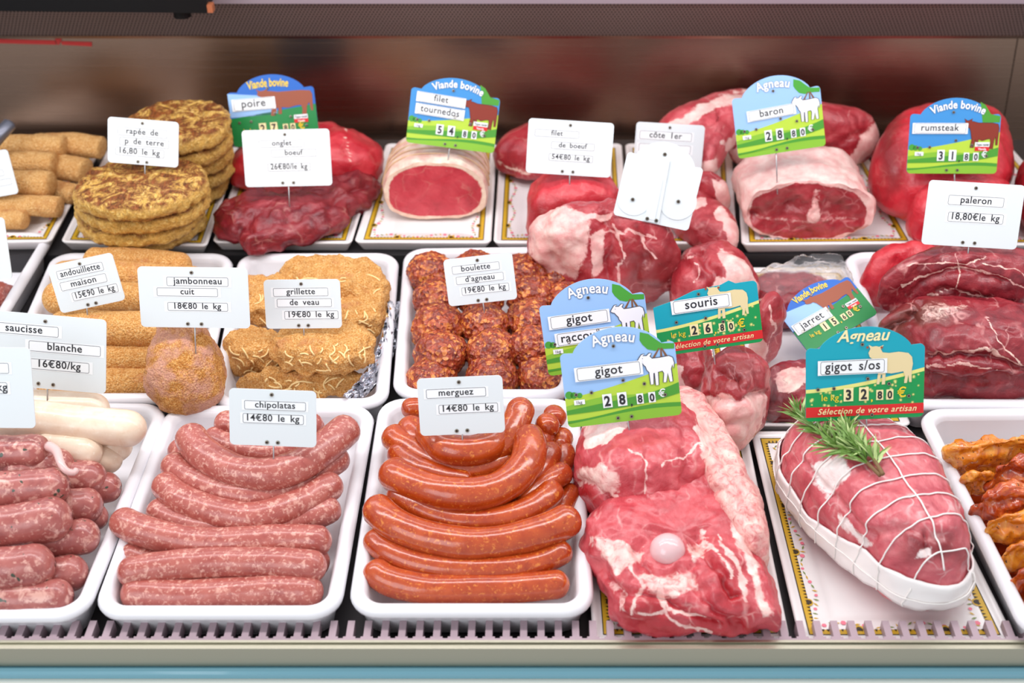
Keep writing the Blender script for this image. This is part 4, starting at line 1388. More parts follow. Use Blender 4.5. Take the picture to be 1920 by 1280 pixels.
# ------------------------------------------------------------------ middle row: minced meat, andouillettes, ham hock
inflate('minced_meat', [(-120, 620), (-70, 560), (-10, 534), (18, 530), (24, 550), (4, 590), (-40, 640), (-100, 650)], 0.004, 0.045, M['chipolata'], 'heap of red minced meat in the nearly empty white tray', 'minced meat', amp=.006, nsc=120)
G = 'breaded andouillettes in the white tray'
AN = [
    ('breaded andouillette farthest back, along the rear rim of its tray', [(156, 490, .062), (250, 488, .062), (358, 500, .062)], .0170, .9),
    ('breaded andouillette behind the andouillette price tag', [(94, 520, .060), (180, 512, .062), (280, 520, .062), (384, 528, .060)], .0190, .9),
    ('breaded andouillette below the andouillette price tag, third from the rear', [(80, 560, .062), (180, 556, .062), (280, 560, .060), (376, 566, .060)], .0200, .9),
    ('smooth breaded andouillette in the middle of its tray, with the price tag pin in it', [(92, 614, .070), (170, 614, .072), (240, 617, .072), (340, 622, .070)], .0215, .9),
    ('breaded andouillette second from the front of its tray', [(86, 678, .048), (180, 676, .048), (270, 674, .048), (350, 676, .046)], .0185, .9),
    ('breaded andouillette at the front rim of its tray', [(70, 722, .036), (180, 720, .036), (280, 716, .036), (350, 716, .036)], .0175, .9),
]
for lab, path, r, bl in AN:
    sausage('breaded_andouillette', path, r, M['crumb'], lab, 'sausage', G, n=36, m=90, blunt=bl, nub=False, amp=.06, bump=.018, flat=.9)

# breaded ham hock, a leaning cone on the tray corner


def lathe_path(name, path, radii, mat, label, cat, squash=1.0, amp=.003, nsc=40, n=72, m=70, fat=None, bump=0.0):
    SEED[0] += 1
    c = catmull([tuple(p) for p in path], m)
    rr = catmull([(a, b) for a, b in radii], m)
    L = np.linspace(0, 1, m)
    rad = np.interp(L, rr[:, 0], rr[:, 1])
    v, f = tube_mesh(c, rad, n, True)
    ctr = np.repeat(c, n, axis=0)
    d = v - ctr
    ln = np.maximum(np.linalg.norm(d, axis=1), 1e-6)[:, None]
    v = ctr + d + d / ln * (amp * fbm(v, nsc, SEED[0], 4) + bump * fbm(v, 400, SEED[0] + 2, 2))[:, None]
    fa = fat(v, ctr) if fat else np.zeros(len(v))
    o = obj(name, v, f, mat, None, True, attrs={'fat': fa, 'tone': np.zeros(len(v))})
    return tag_props(o, label, cat)


hb, htp = P(353, 715, 0.058), P(338, 622, 0.10)
lathe_path('ham_hock', [hb + Vector((0, 0, -.018)), hb, hb * .55 + htp * .45, htp, htp + Vector((-.004, .01, .016))],
           [(0, .006), (.03, .030), (.14, .040), (.35, .041), (.6, .034), (.8, .026), (.93, .019), (.98, .011), (1, .003)], M['crumb_ham'],
           'breaded cone-shaped ham hock standing on the tray corner under its price tag', 'ham hock', amp=.004, bump=.0006)

# ------------------------------------------------------------------ veal patties and foil
G = 'breaded veal patties in the white tray'
PA = [
    ('round breaded veal patty at the rear of its tray', [(528, 505), (560, 484), (620, 480), (690, 492), (724, 520), (722, 560), (680, 580), (600, 575), (545, 550)], .040, .036),
    ('breaded veal patty behind the grillette price tag', [(436, 560), (455, 525), (500, 515), (560, 522), (590, 560), (560, 605), (480, 610), (445, 595)], .035, .034),
    ('ridged breaded veal patty beside the foil, right of the price tag'.replace('right of', 'next to'), [(590, 570), (640, 540), (700, 535), (728, 560), (724, 600), (690, 640), (630, 640), (596, 615)], .030, .036),
    ('breaded veal patty leaning against the ham hock side of its tray', [(424, 650), (440, 622), (480, 612), (525, 630), (540, 665), (520, 700), (470, 708), (430, 690)], .020, .042),
    ('topmost breaded veal patty with cheese shreds, below the price tag', [(510, 652), (530, 622), (590, 606), (650, 608), (696, 630), (702, 662), (675, 692), (610, 702), (540, 694)], .046, .034),
    ('breaded veal patty along the front rim of its tray', [(446, 722), (480, 700), (560, 692), (640, 690), (690, 704), (680, 738), (600, 744), (500, 744), (455, 740)], .012, .034),
]
for lab, ol, zb, h in PA:
    cx_, cy_ = sum(p[0] for p in ol) / len(ol), sum(p[1] for p in ol) / len(ol)
    c_ = P(cx_, cy_, zb + h / 2)
    pt = thing('veal_patty', lab, 'patty', (c_.x, c_.y, zb), G)
    bd = inflate('patty_body', ol, zb, h, M['crumb'], parent=pt, e=.42, ez=.6, amp=.0045, nsc=75, N=150, RG=54)
    vb = np.array([tuple(p.co) for p in bd.data.vertices]) + np.array(ORG[pt.name])
    tr = BVHTree.FromPolygons([Vector(p) for p in vb], [tuple(p.vertices) for p in bd.data.polygons])
    rnd = random.Random(int(cx_ * 7))
    sh = MB()
    for k in range(26):
        px_, py_ = cx_ + rnd.uniform(-.42, .42) * 180, cy_ + rnd.uniform(-.1, .5) * 90
        a, ln_, cv = rnd.uniform(0, 6.28), rnd.uniform(8, 34), rnd.uniform(-.9, .9)
        pts = []
        for i in range(7):
            u = (i / 6 - .5)
            hit = tr.ray_cast(CAM, ray(px_ + math.cos(a + cv * u) * ln_ * u, py_ + math.sin(a + cv * u) * ln_ * u * .7).normalized(), 4)
            if hit[0] is not None:
                pts.append(tuple(hit[0] + hit[1] * .0006))
        if len(pts) == 7 and max((Vector(pts[i]) - Vector(pts[i + 1])).length for i in range(6)) < .008:
            sh.tube(pts, .0010, 6)
    if sh.v:
        sh.build('cheese_shreds', M['shred'], pt, smooth_=True)['kind'] = 'stuff'
rnd = random.Random(5)
fr = []
cols = catmull([(640, 742), (668, 716), (694, 680), (712, 640), (722, 600), (728, 560)], 30)
for i, (x, y) in enumerate(cols):
    row = []
    wv = 46 - i * 0.7
    for j in range(16):
        u = j / 15
        p = P(x + u * wv, y + 6 * math.sin(u * 3), 0.030 + 0.020 * (1 - u) + rnd.uniform(-.0022, .0022) + .003 * math.sin(i * 1.9 + j * .8))
        row.append(tuple(p))
    fr.append(row)
V = [p for r_ in fr for p in r_]
F = [(i * 16 + j, i * 16 + j + 1, (i + 1) * 16 + j + 1, (i + 1) * 16 + j) for i in range(29) for j in range(15)]
tag_props(obj('foil_sheet', V, F, M['foil'], None, False), 'crumpled aluminium foil strip along the edge of the veal patty tray', 'foil')

# ------------------------------------------------------------------ meatballs


def blob_ball(name, px, py, z, r, mat, label, cat, group, amp=.13):
    SEED[0] += 1
    bm = bmesh.new()
    bmesh.ops.create_icosphere(bm, subdivisions=5, radius=1)
    v = np.array([tuple(a.co) for a in bm.verts])
    f = [tuple(b.index for b in a.verts) for a in bm.faces]
    bm.free()
    k = 1 + amp * 0.5 * fbm(v, 1.6, SEED[0]) + amp * 0.55 * fbm(v, 4.5, SEED[0] + 1, 3)
    c = np.array(P(px, py, z))
    v = v * k[:, None] * r * np.array([1.04, 1, .9]) + c
    v[:, 2] = np.maximum(v[:, 2], 0.006)
    return tag_props(obj(name, v, f, mat), label, cat, group)


G = 'lamb meatballs in the white tray'
rows = [('fifth', 506, [(806, 512, .050, 0.0272), (892, 506, .050, 0.0272), (985, 514, .052, 0.0272), (1045, 520, .045, 0.0252)]),
        ('fourth', 560, [(818, 562, .050, 0.0272), (903, 560, .050, 0.0262), (998, 556, .050, 0.0282), (1060, 566, .046, 0.0262)]),
        ('third', 612, [(822, 615, .052, 0.0299), (908, 608, .056, 0.0277), (992, 602, .052, 0.0267)]),
        ('second', 662, [(828, 664, .046, 0.0288), (922, 660, .048, 0.0282), (1000, 652, .048, 0.0267)]),
        ('front', 710, [(808, 716, .030, 0.0272), (924, 708, .034, 0.0282), (1016, 708, .032, 0.0272)])]
pos = {3: ['at the tray wall near the veal', 'in the middle', 'toward the gigot tags'], 4: ['at the tray wall near the veal', 'second along', 'third along', 'at the far tray wall']}
for nm, _, balls in rows:
    for q_, b in zip(pos[len(balls)], balls):
        blob_ball('lamb_meatball', b[0], b[1], b[2], b[3], M['meatball'], f'spiced lamb meatball, {nm} row from the front, {q_}'.replace('front row from the front', 'row at the front rim'), 'meatball', G)

# ------------------------------------------------------------------ back row
G = 'golden crusted rolls'
RO = [
    ('golden crusted roll lying on top of the roll pile', [(-60, 272, .092), (40, 272, .092), (124, 274, .092)], .0165),
    ('browner crusted roll behind the top one', [(60, 272, .084), (130, 270, .084), (196, 278, .080)], .0180),
    ('golden crusted roll just under the top one', [(-60, 306, .086), (30, 304, .086), (106, 306, .086)], .0165),
    ('thick golden roll in the middle of the pile', [(-60, 344, .080), (20, 343, .080), (101, 345, .080)], .0190),
    ('golden roll with a ragged end below the thick one', [(-60, 386, .066), (30, 384, .066), (117, 388, .064)], .0155),
    ('golden roll lowest at the front of the pile', [(-60, 412, .056), (0, 410, .056), (52, 412, .056)], .0150),
    ('pinkish brown roll in the shade behind the pile', [(70, 316, .070), (120, 314, .070), (165, 322, .068)], .0200),
    ('dull brown roll low beside the potato cakes', [(60, 360, .058), (100, 356, .058), (146, 366, .056)], .0160),
]
for lab, path, r in RO:
    sausage('crusted_roll', path, r, M['roll'], lab, 'roll', G, n=28, m=50, blunt=.28, nub=False, amp=.09, bump=.04, flat=.82)

# tongs handle
h0, h1 = P(-30, 292, .11), P(22, 228, .14)
mbt = MB()
mbt.tube([h0, (h0 + h1) / 2 + Vector((0, 0, .002)), h1 - (h1 - h0) * .06, h1], [.008, .009, .009, .004], 12)
o = mbt.build('utensil_handle', M['steel_handle'], smooth_=True)
tag_props(o, 'grey metal utensil handle sticking up behind the golden rolls', 'utensil')


def potato_cake(px, py, z, rpx, th, label, dx=0.0, seed=0):
    """px, py: centre; rpx: half width in pixels"""
    SEED[0] += 1
    c = P(px, py, z)
    rad = rpx / FPX * depth(c)
    N, RG = 150, 26
    prof = [(0.0, 1), (.2, 1), (.4, 1), (.55, 1), (.7, 1), (.82, .98), (.9, .92), (.96, .75), (1.0, .4), (1.0, .0), (.99, -.4), (.95, -.75), (.88, -.95), (.7, -1), (.4, -1), (0, -1)]
    an = np.linspace(0, 2 * np.pi, N, endpoint=False)
    wob = 1 + .035 * np.sin(an * 2 + SEED[0]) + .02 * np.sin(an * 5 + SEED[0] * 2)
    V, F = [], []
    for rr, zz in prof[1:-1]:
        V.append(np.stack([c.x + rad * rr * wob * np.cos(an), c.y + rad * .92 * rr * wob * np.sin(an), np.full(N, z + th / 2 * zz)], 1))
    k = len(V)
    V = np.concatenate([np.array([[c.x, c.y, z + th / 2]])] + V + [np.array([[c.x, c.y, z - th / 2]])])
    F = [(0, 1 + j, 1 + (j + 1) % N) for j in range(N)]
    for i in range(k - 1):
        b = 1 + i * N
        F += [(b + j, b + N + j, b + N + (j + 1) % N, b + (j + 1) % N) for j in range(N)]
    b = 1 + (k - 1) * N
    F += [(b + j, len(V) - 1, b + (j + 1) % N) for j in range(N)]
    dirs = V - np.array([c.x, c.y, z])
    ln = np.maximum(np.linalg.norm(dirs, axis=1), 1e-6)[:, None]
    V = V + dirs / ln * (.0028 * fbm(V, 130, SEED[0], 3))[:, None] * np.array([1, 1, .5]) + np.array([0, 0, .0016]) * fbm(V, 90, SEED[0] + 4)[:, None]
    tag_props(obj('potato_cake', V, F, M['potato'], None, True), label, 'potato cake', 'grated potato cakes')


ordn = ['topmost', 'second from the top', 'third from the top', 'lowest']
for i in range(4):
    zc = B + .012 + (3 - i) * .0235
    potato_cake((266, 270, 262, 282)[i], (352, 374, 398, 414)[i] - 0, zc, (119, 122, 120, 104)[i], .024, f'browned potato cake {ordn[i]} in the stack by the tray front')
ordn = ['topmost', 'second from the top', 'third from the top', 'fourth from the top', 'lowest']
for i in range(5):
    zc = B + .012 + (4 - i) * .0235
    potato_cake((333, 336, 330, 338, 336)[i], (238, 268, 292, 316, 340)[i], zc, (101, 98, 100, 96, 94)[i], .024, f'browned potato cake {ordn[i]} in the taller stack behind')

inflate('beef_joint', [(432, 330), (448, 280), (500, 250), (570, 238), (650, 236), (705, 256), (720, 300), (700, 338), (620, 356), (520, 362), (445, 355)], B - .008, .075, M['beef_bright'],
        'smooth bright red poire beef joint behind the dark onglet', 'beef', fatlines=[([(650, 240), (655, 300)], 4)], amp=.004)
inflate('onglet_steak', [(403, 428), (412, 395), (450, 380), (520, 376), (570, 362), (630, 340), (690, 322), (714, 330), (706, 356), (668, 385), (640, 425), (590, 446), (520, 462), (470, 481), (454, 470), (455, 446), (425, 444)],
        B - .006, .048, M['onglet'], 'dark ragged onglet beef slab hanging over the front of its tray', 'beef', creases=[([(455, 430), (520, 420), (600, 390), (690, 340)], 7, .005), ([(420, 410), (520, 400), (600, 370)], 6, .003)], amp=.006, nsc=60)

# filet roast wrapped in a rind of fat


def arch_sections(fl, fr, top_y, depth_m, zb, back_scale=.95, n=96, pw=2.6, steps=22, rise=0.0, round_=0.25, lowpinch=0.08, skew=0.0):
    """sections of a joint with a flat cut face: fl, fr = lower front corners in px, top_y = px of the face's top edge"""
    a, b = P(*fl, zb), P(*fr, zb)
    mid, W = (a + b) / 2, (b - a).length
    d = ray((fl[0] + fr[0]) / 2, top_y)
    H = (CAM + d * ((mid.y - CAM.y) / d.y)).z - zb
    secs = []
    for k in range(steps + 1):
        u = k / steps
        s = 1 + (back_scale - 1) * u
        end = 1.0 if u < .7 else math.sqrt(max(1 - ((u - .7) / .3) ** 2 * (1 - round_), 0.0))
        first = 1.0 if u > .06 else .965 + .035 * math.sqrt(u / .06)
        loop = []
        for i in range(n):
            t_ = 2 * math.pi * i / n
            c_, s_ = math.cos(t_), math.sin(t_)
            x = abs(c_) ** (2 / pw) * math.copysign(1, c_)
            z = abs(s_) ** (2 / (pw if s_ < 0 else 2.1)) * math.copysign(1, s_)
            z0 = .36
            zz = z0 + z * (1 - z0) if z > 0 else z0 + z * z0
            x *= 1 - lowpinch * (1 - zz) ** 2
            loop.append((mid.x + x * W / 2 * s * end * first + skew * u, mid.y + depth_m * u, zb + (zz * end * first + (1 - end * first) * .3) * H * (s + rise * u)))
        secs.append(loop)
    return secs, mid, W, H


secs, mid, W, H = arch_sections((716, 414), (919, 408), 302, .115, B - .006, .97)
A, F, at, ncap = loft('x', secs, None, amp=.0018, nsc=60, cap_rings=14,
                      attrs_fn=lambda A, rho, cap: {'fat': np.where(cap, smooth(.88, .95, rho + .025 * vnoise(A, 60, 3)), 1.0), 'tone': np.zeros(len(A))})
t = thing('filet_roast', 'filet beef roast wrapped in pale fat, its round red cut face showing', 'beef roast', (mid.x, mid.y, B))
# the red core is the front cap; the wrapping is the rest
capf = [f for f in F[:ncap]]
obj('cut_face', A, capf, M['beef_face'], t, attrs=at)
rind = A.copy()
obj('fat_wrapping', rind, F[ncap:], M['fat'], t, attrs=at, label='pale fat rind')
sm = MB()
for k in (4, 7, 10, 13):
    ring = [p for p in secs[k]]
    c_ = np.mean(np.array(ring), 0)
    pts = [tuple(c_ + (np.array(p) - c_) * 1.018) for p in ring[2:47]]
    sm.tube(pts, .0009, 6)
sm.build('string', flat_mat('tan_string', lin(214, 178, 140), .7), t, smooth_=True)

inflate('beef_filet', [(925, 292), (945, 256), (985, 236), (1050, 230), (1120, 240), (1140, 280), (1110, 320), (1040, 335), (980, 334), (940, 318)], B - .006, .068, M['beef'], 'dark red whole filet lying behind the filet de boeuf price tag', 'beef', fatlines=[([(935, 300), (990, 325)], 6)])
inflate('beef_filet', [(990, 395), (996, 350), (1030, 326), (1090, 320), (1140, 330), (1164, 368), (1168, 415), (1140, 450), (1060, 458), (1000, 440)], B - .006, .085, M['beef_bright'], 'bright red cut filet piece below the filet de boeuf price tag', 'beef', e=.55, ez=.7, tone=[([(1000, 390), (1160, 380), (1165, 440), (1000, 440)], 30)], bumps=[(1080, 345, 40, .006)])

# lamb rib rack and chops
inflate('lamb_rack', [(1222, 250), (1245, 225), (1290, 205), (1345, 178), (1400, 168), (1440, 182), (1430, 215), (1395, 240), (1365, 270), (1350, 310), (1332, 330), (1300, 315), (1280, 280), (1240, 270)], B + .03, .066, M['lamb'],
        'curved lamb rib rack with pale fat edges behind the baron price tag', 'lamb', fat=[([(1240, 240), (1345, 178), (1410, 165), (1400, 190), (1340, 205), (1270, 240)], 8), ([(1350, 270), (1400, 225), (1420, 235), (1365, 290)], 5), ([(1310, 300), (1350, 300), (1345, 330), (1315, 330)], 6)],
        creases=[([(1290, 240), (1360, 215)], 7, .006), ([(1300, 265), (1350, 245)], 6, .005)])
inflate('lamb_chop', [(1262, 340), (1290, 325), (1335, 330), (1362, 352), (1364, 392), (1335, 405), (1290, 395), (1262, 375)], B - .004, .060, M['lamb_red'], 'lamb chop behind the tag turned back to front, upper of two', 'lamb', fat=[([(1330, 335), (1370, 340), (1372, 400), (1352, 400)], 6)], creases=[([(1300, 345), (1340, 380)], 6, .004)])
inflate('lamb_chop', [(1250, 400), (1285, 375), (1330, 372), (1370, 408), (1386, 446), (1376, 474), (1340, 470), (1290, 452)], B - .010, .045, M['lamb_red'], 'lamb chop with a thick fat rim at the tray front, lower of two', 'lamb', fat=[([(1350, 385), (1395, 440), (1385, 480), (1345, 478), (1366, 450), (1340, 405)], 6), ([(1250, 385), (1320, 372), (1325, 388), (1260, 405)], 7)])

# lamb saddle: cut face with backbone
secs, mid, W, H = arch_sections((1378, 452), (1636, 452), 338, .125, B - .008, 1.0, pw=2.4, lowpinch=.16, rise=.03)


def saddle_attrs(A, rho, cap):
    x = (A[:, 0] - mid.x) / (W / 2)
    z = (A[:, 2] - (B - .008)) / H
    fa = np.where(cap, smooth(.86, .98, rho + .05 * vnoise(A, 50, 8)), .92 + .12 * vnoise(A, 24, 9))
    bone = np.exp(-((x - .08) / .09) ** 2) * smooth(.30, .38, z) * (1 - smooth(.82, .92, z)) * .55 + np.exp(-(((x - .08) / .10) ** 2 + ((z - .45) / .10) ** 2)) * .8
    rib = np.exp(-((z - .34 - .05 * np.abs(x)) / .05) ** 2) * (np.abs(x) < .75) * .45
    fa = np.where(cap, np.maximum(fa, np.maximum(bone, rib)), fa)
    to = np.where(cap, smooth(.1, .9, 1 - np.abs(z - .58) * 3.5) * .6, 0)
    return {'fat': fa, 'tone': to}


A, F, at, ncap = loft('x', secs, None, amp=.004, nsc=45, cap_rings=26, attrs_fn=saddle_attrs)
# relief on the cut face: sunk eye muscles, hollow at the lower side, proud backbone
x = (A[:, 0] - mid.x) / (W / 2)
z = (A[:, 2] - (B - .008)) / H
capi = np.zeros(len(A), bool)
capi[:1 + 25 * 96] = True
A[:, 1] += np.where(capi, .010 * np.exp(-(((x + .74) / .10) ** 2 + ((z - .42) / .10) ** 2)) + .006 * np.exp(-(((np.abs(x - .08) - .35) / .2) ** 2 + ((z - .55) / .2) ** 2)) - .006 * np.exp(-(((x - .08) / .16) ** 2 + ((z - .42) / .16) ** 2)) + .0022 * fbm(A, 110, 5), 0)
t = thing('lamb_saddle', 'lamb saddle joint with its red cut face and backbone, under the baron tag', 'lamb', (mid.x, mid.y, B))
obj('cut_face', A, F[:ncap], M['lamb_red'], t, attrs=at)
obj('fat_cover', A, F[ncap:], M['lamb'], t, attrs=at, label='pale fat cover')
inflate('lamb_saddle', [(1366, 262), (1400, 215), (1470, 200), (1545, 198), (1600, 205), (1638, 226), (1644, 256), (1624, 288), (1598, 316), (1558, 318), (1510, 306), (1440, 312), (1400, 306), (1372, 288)], B - .004, .095, M['lamb_red'], 'second lamb saddle joint lying behind the one with the cut face', 'lamb',
        fat=[([(1640, 225), (1650, 260), (1600, 325), (1550, 322), (1600, 290), (1622, 250)], 7), ([(1368, 270), (1440, 300), (1530, 300), (1500, 320), (1380, 310)], 8)], creases=[([(1530, 290), (1590, 262), (1625, 250)], 5, .006), ([(1480, 292), (1560, 285)], 5, .005)])

# rumsteak
rj = thing('rumsteak_joint', 'large smooth bright red rumsteak joint behind its picture tag', 'beef', tuple(P(1760, 340, B)))
inflate('rear_muscle', [(1628, 325), (1636, 275), (1660, 228), (1700, 202), (1760, 191), (1830, 194), (1872, 212), (1896, 256), (1900, 330), (1875, 400), (1790, 420), (1700, 410), (1650, 375)], B - .004, .105, M['beef_bright'], parent=rj, e=.55, ez=.8,
        creases=[([(1660, 380), (1690, 300), (1720, 230)], 12, .004), ([(1840, 300), (1830, 350)], 10, .004)], tone=[([(1640, 250), (1680, 220), (1690, 330), (1660, 370)], 25)])
inflate('front_muscle', [(1700, 400), (1722, 345), (1770, 326), (1830, 326), (1870, 345), (1896, 370), (1900, 430), (1870, 460), (1790, 462), (1720, 450)], B - .004, .082, M['beef_bright'], parent=rj, e=.55, ez=.75, creases=[([(1850, 340), (1840, 400)], 8, .006)])
inflate('rumsteak_joint', [(1900, 330), (1912, 285), (1955, 262), (2030, 290), (2050, 380), (2010, 440), (1925, 420)], B - .006, .10, M['beef'], 'dark red beef joint at the end of the rear row beside the rumsteak', 'beef')

# ------------------------------------------------------------------ middle row lamb: shortened gigot, shanks
inflate('gigot_joint', [(990, 425), (1008, 396), (1050, 386), (1095, 398), (1140, 394), (1190, 415), (1245, 428), (1266, 475), (1272, 530), (1240, 556), (1195, 548), (1130, 548), (1075, 535), (1022, 512), (1000, 470)], .02, .125, M['lamb_red'],
        'large lamb gigot joint with pale fat and a cut red end, behind the gigot tags', 'lamb', e=.6, N=200, RG=70,
        fat=[([(990, 400), (1040, 385), (1090, 395), (1110, 420), (1100, 470), (1080, 520), (1020, 515), (1000, 470)], 22), ([(1110, 440), (1130, 430), (1135, 500), (1115, 520)], 8), ([(1045, 390), (1110, 400), (1150, 395), (1140, 410), (1090, 415)], 8)],
        tone=[([(1180, 470), (1270, 470), (1275, 550), (1180, 550)], 26)], fatlines=[([(1150, 420), (1170, 470), (1160, 530)], 5), ([(1200, 440), (1225, 480)], 4), ([(1110, 440), (1180, 432), (1230, 450)], 4)],
        creases=[([(1130, 400), (1150, 450), (1135, 520)], 9, .008), ([(1195, 430), (1210, 480), (1190, 530)], 8, .006), ([(1035, 480), (1060, 520)], 9, .005)], bumps=[(1220, 505, 28, .012), (1070, 440, 40, .008)], amp=.005)
inflate('lamb_piece', [(1262, 700), (1268, 655), (1300, 640), (1328, 652), (1326, 700), (1312, 748), (1282, 742)], .012, .060, M['lamb_red'], 'small red lamb cut between the gigot tag and the hanging shank', 'lamb', fat=[([(1262, 690), (1280, 690), (1290, 745), (1265, 740)], 8)], amp=.005)
G = 'lamb shanks beside the souris tag'
inflate('lamb_shank', [(1255, 520), (1275, 478), (1312, 455), (1350, 456), (1388, 484), (1414, 522), (1424, 566), (1390, 600), (1330, 600), (1270, 580)], .014, .085, M['lamb_red'], 'lamb shank lying behind the souris price tag', 'lamb shank', G,
        fat=[([(1350, 470), (1390, 486), (1420, 530), (1420, 560), (1380, 550), (1360, 520)], 10), ([(1340, 520), (1400, 530), (1390, 560), (1330, 545)], 10)], creases=[([(1310, 470), (1340, 510), (1330, 550)], 8, .007), ([(1280, 490), (1310, 530)], 7, .005)], fatlines=[([(1290, 480), (1310, 500), (1300, 530)], 4)], bumps=[(1385, 515, 22, .006)])
inflate('lamb_shank', [(1405, 640), (1412, 575), (1430, 555), (1452, 564), (1470, 594), (1470, 628), (1446, 666), (1424, 680), (1408, 668)], .016, .090, M['lamb_red'], 'lamb shank end beside the jarret tag', 'lamb shank', G,
        fat=[([(1400, 640), (1420, 630), (1445, 660), (1425, 685), (1405, 680)], 7)], fatlines=[([(1440, 570), (1455, 620), (1440, 655)], 3)])
inflate('lamb_shank', [(1312, 705), (1322, 676), (1356, 655), (1404, 660), (1438, 688), (1446, 716), (1436, 760), (1420, 796), (1398, 836), (1370, 850), (1344, 834), (1326, 785), (1314, 745)], .018, .100, M['lamb_red'],
        'lamb shank with a pale knuckle end, below the souris tag', 'lamb shank', G, N=180, RG=64, e=.6,
        fat=[([(1312, 745), (1350, 740), (1390, 750), (1430, 730), (1436, 770), (1400, 840), (1370, 855), (1340, 836)], 12)],
        tone=[([(1345, 665), (1410, 665), (1430, 700), (1400, 735), (1350, 725)], 20)],
        creases=[([(1330, 742), (1365, 752), (1400, 745), (1430, 735)], 5, .006), ([(1348, 700), (1390, 705), (1400, 730)], 6, .006), ([(1335, 790), (1365, 800), (1390, 790)], 6, .004), ([(1370, 690), (1396, 712)], 5, .005)], bumps=[(1338, 775, 14, .006), (1400, 772, 16, .007), (1372, 810, 20, .005)], amp=.004)
G = 'beef shank slices in plastic'
inflate('beef_shank_slice', [(1405, 530), (1430, 512), (1480, 510), (1535, 520), (1575, 545), (1580, 575), (1520, 610), (1450, 612), (1410, 590)], .010, .045, M['beef_dark'], 'purplish beef shank slice lying under the tilted jarret tag', 'beef', G, e=.5, fatlines=[([(1420, 560), (1460, 555)], 4)])
inflate('beef_shank_slice', [(1432, 720), (1440, 690), (1480, 674), (1530, 686), (1545, 730), (1535, 780), (1485, 794), (1440, 782)], .010, .050, M['beef_dark'], 'beef shank slice with a pale round of fat, below the jarret tag', 'beef', G, e=.5,
        fat=[([(1448, 712), (1470, 690), (1510, 690), (1520, 715), (1490, 735), (1455, 735)], 8)], fatbase=.12)


def film_mat():
    t = NT('clear_plastic_film')
    t.p(Base_Color=(0.95, 0.95, 0.97, 1), Roughness=0.12, Transmission_Weight=0.9, IOR=1.05, Alpha=0.45)
    t.bump(t.noise(t.coords(), 60, 3, .6, 1.0), 0.6, .004)
    return t.mat


M['film'] = film_mat()
for lab, ol, zb, h in (('crinkled clear plastic film over the beef shank behind the jarret tag', [(1415, 515), (1470, 490), (1560, 478), (1590, 505), (1580, 540), (1500, 545), (1430, 548)], .056, .016),
                       ('clear plastic film wrapping the lower beef shank slice', [(1425, 745), (1445, 700), (1462, 690), (1470, 740), (1455, 785), (1430, 782)], .030, .034)):
    inflate('plastic_film', ol, zb, h, M['film'], lab, 'plastic film', 'plastic films on the beef shank', amp=.005, nsc=70)

# paleron beef
inflate('paleron_piece', [(1612, 525), (1622, 475), (1655, 462), (1710, 460), (1756, 466), (1768, 500), (1730, 545), (1680, 566), (1640, 568), (1618, 550)], .012, .080, M['beef_bright'], 'small bright red beef piece at the rear corner of the paleron tray', 'beef', 'paleron beef pieces', amp=.004)
inflate('paleron_piece', [(1638, 615), (1655, 582), (1700, 562), (1760, 556), (1830, 566), (1930, 590), (1975, 640), (1970, 730), (1920, 748), (1850, 750), (1780, 742), (1736, 737), (1706, 690), (1675, 640)], .026, .090, M['beef_dark'],
        'large dark paleron beef piece lying lower, its folded layers facing front', 'beef', 'paleron beef pieces', e=.5, ez=.62, N=220, RG=80,
        tone=[([(1645, 605), (1700, 575), (1705, 640), (1660, 640)], 16), ([(1660, 580), (1760, 562), (1800, 590), (1720, 610)], 14)], fat=[([(1715, 566), (1790, 560), (1840, 575), (1790, 598), (1725, 604)], 14, .47)],
        creases=[([(1735, 672), (1800, 664), (1860, 668), (1940, 700)], 6, .010), ([(1730, 700), (1800, 712), (1880, 706), (1950, 716)], 6, .008), ([(1650, 622), (1700, 602), (1725, 570)], 7, .008), ([(1715, 600), (1800, 598), (1900, 620)], 8, .004), ([(1740, 726), (1820, 732), (1900, 728)], 5, .006)],
        fatlines=[([(1735, 668), (1790, 658), (1850, 656), (1930, 690)], 5), ([(1735, 690), (1800, 676), (1870, 690)], 4), ([(1850, 590), (1870, 640), (1920, 680)], 3)], bumps=[(1830, 690, 50, .006)])
inflate('paleron_piece', [(1642, 566), (1655, 532), (1690, 492), (1740, 468), (1800, 459), (1860, 461), (1920, 480), (1965, 520), (1960, 570), (1900, 590), (1820, 586), (1760, 570), (1700, 566), (1665, 574)], .072, .078, M['beef_dark'],
        'big dark paleron beef piece on top of the tray, veined with pale lines', 'beef', 'paleron beef pieces', e=.6, N=200, RG=70,
        creases=[([(1700, 560), (1745, 520), (1800, 508), (1880, 530)], 7, .006), ([(1800, 508), (1850, 480)], 6, .004), ([(1760, 545), (1830, 555), (1900, 570)], 6, .005)],
        fatlines=[([(1690, 540), (1740, 512), (1800, 505), (1880, 520), (1920, 540)], 3.2), ([(1700, 498), (1760, 492), (1815, 500), (1850, 476)], 2.6), ([(1720, 555), (1790, 548), (1850, 560)], 3), ([(1845, 500), (1900, 500), (1930, 520)], 2.5), ([(1790, 470), (1800, 505), (1790, 545)], 2.5)])

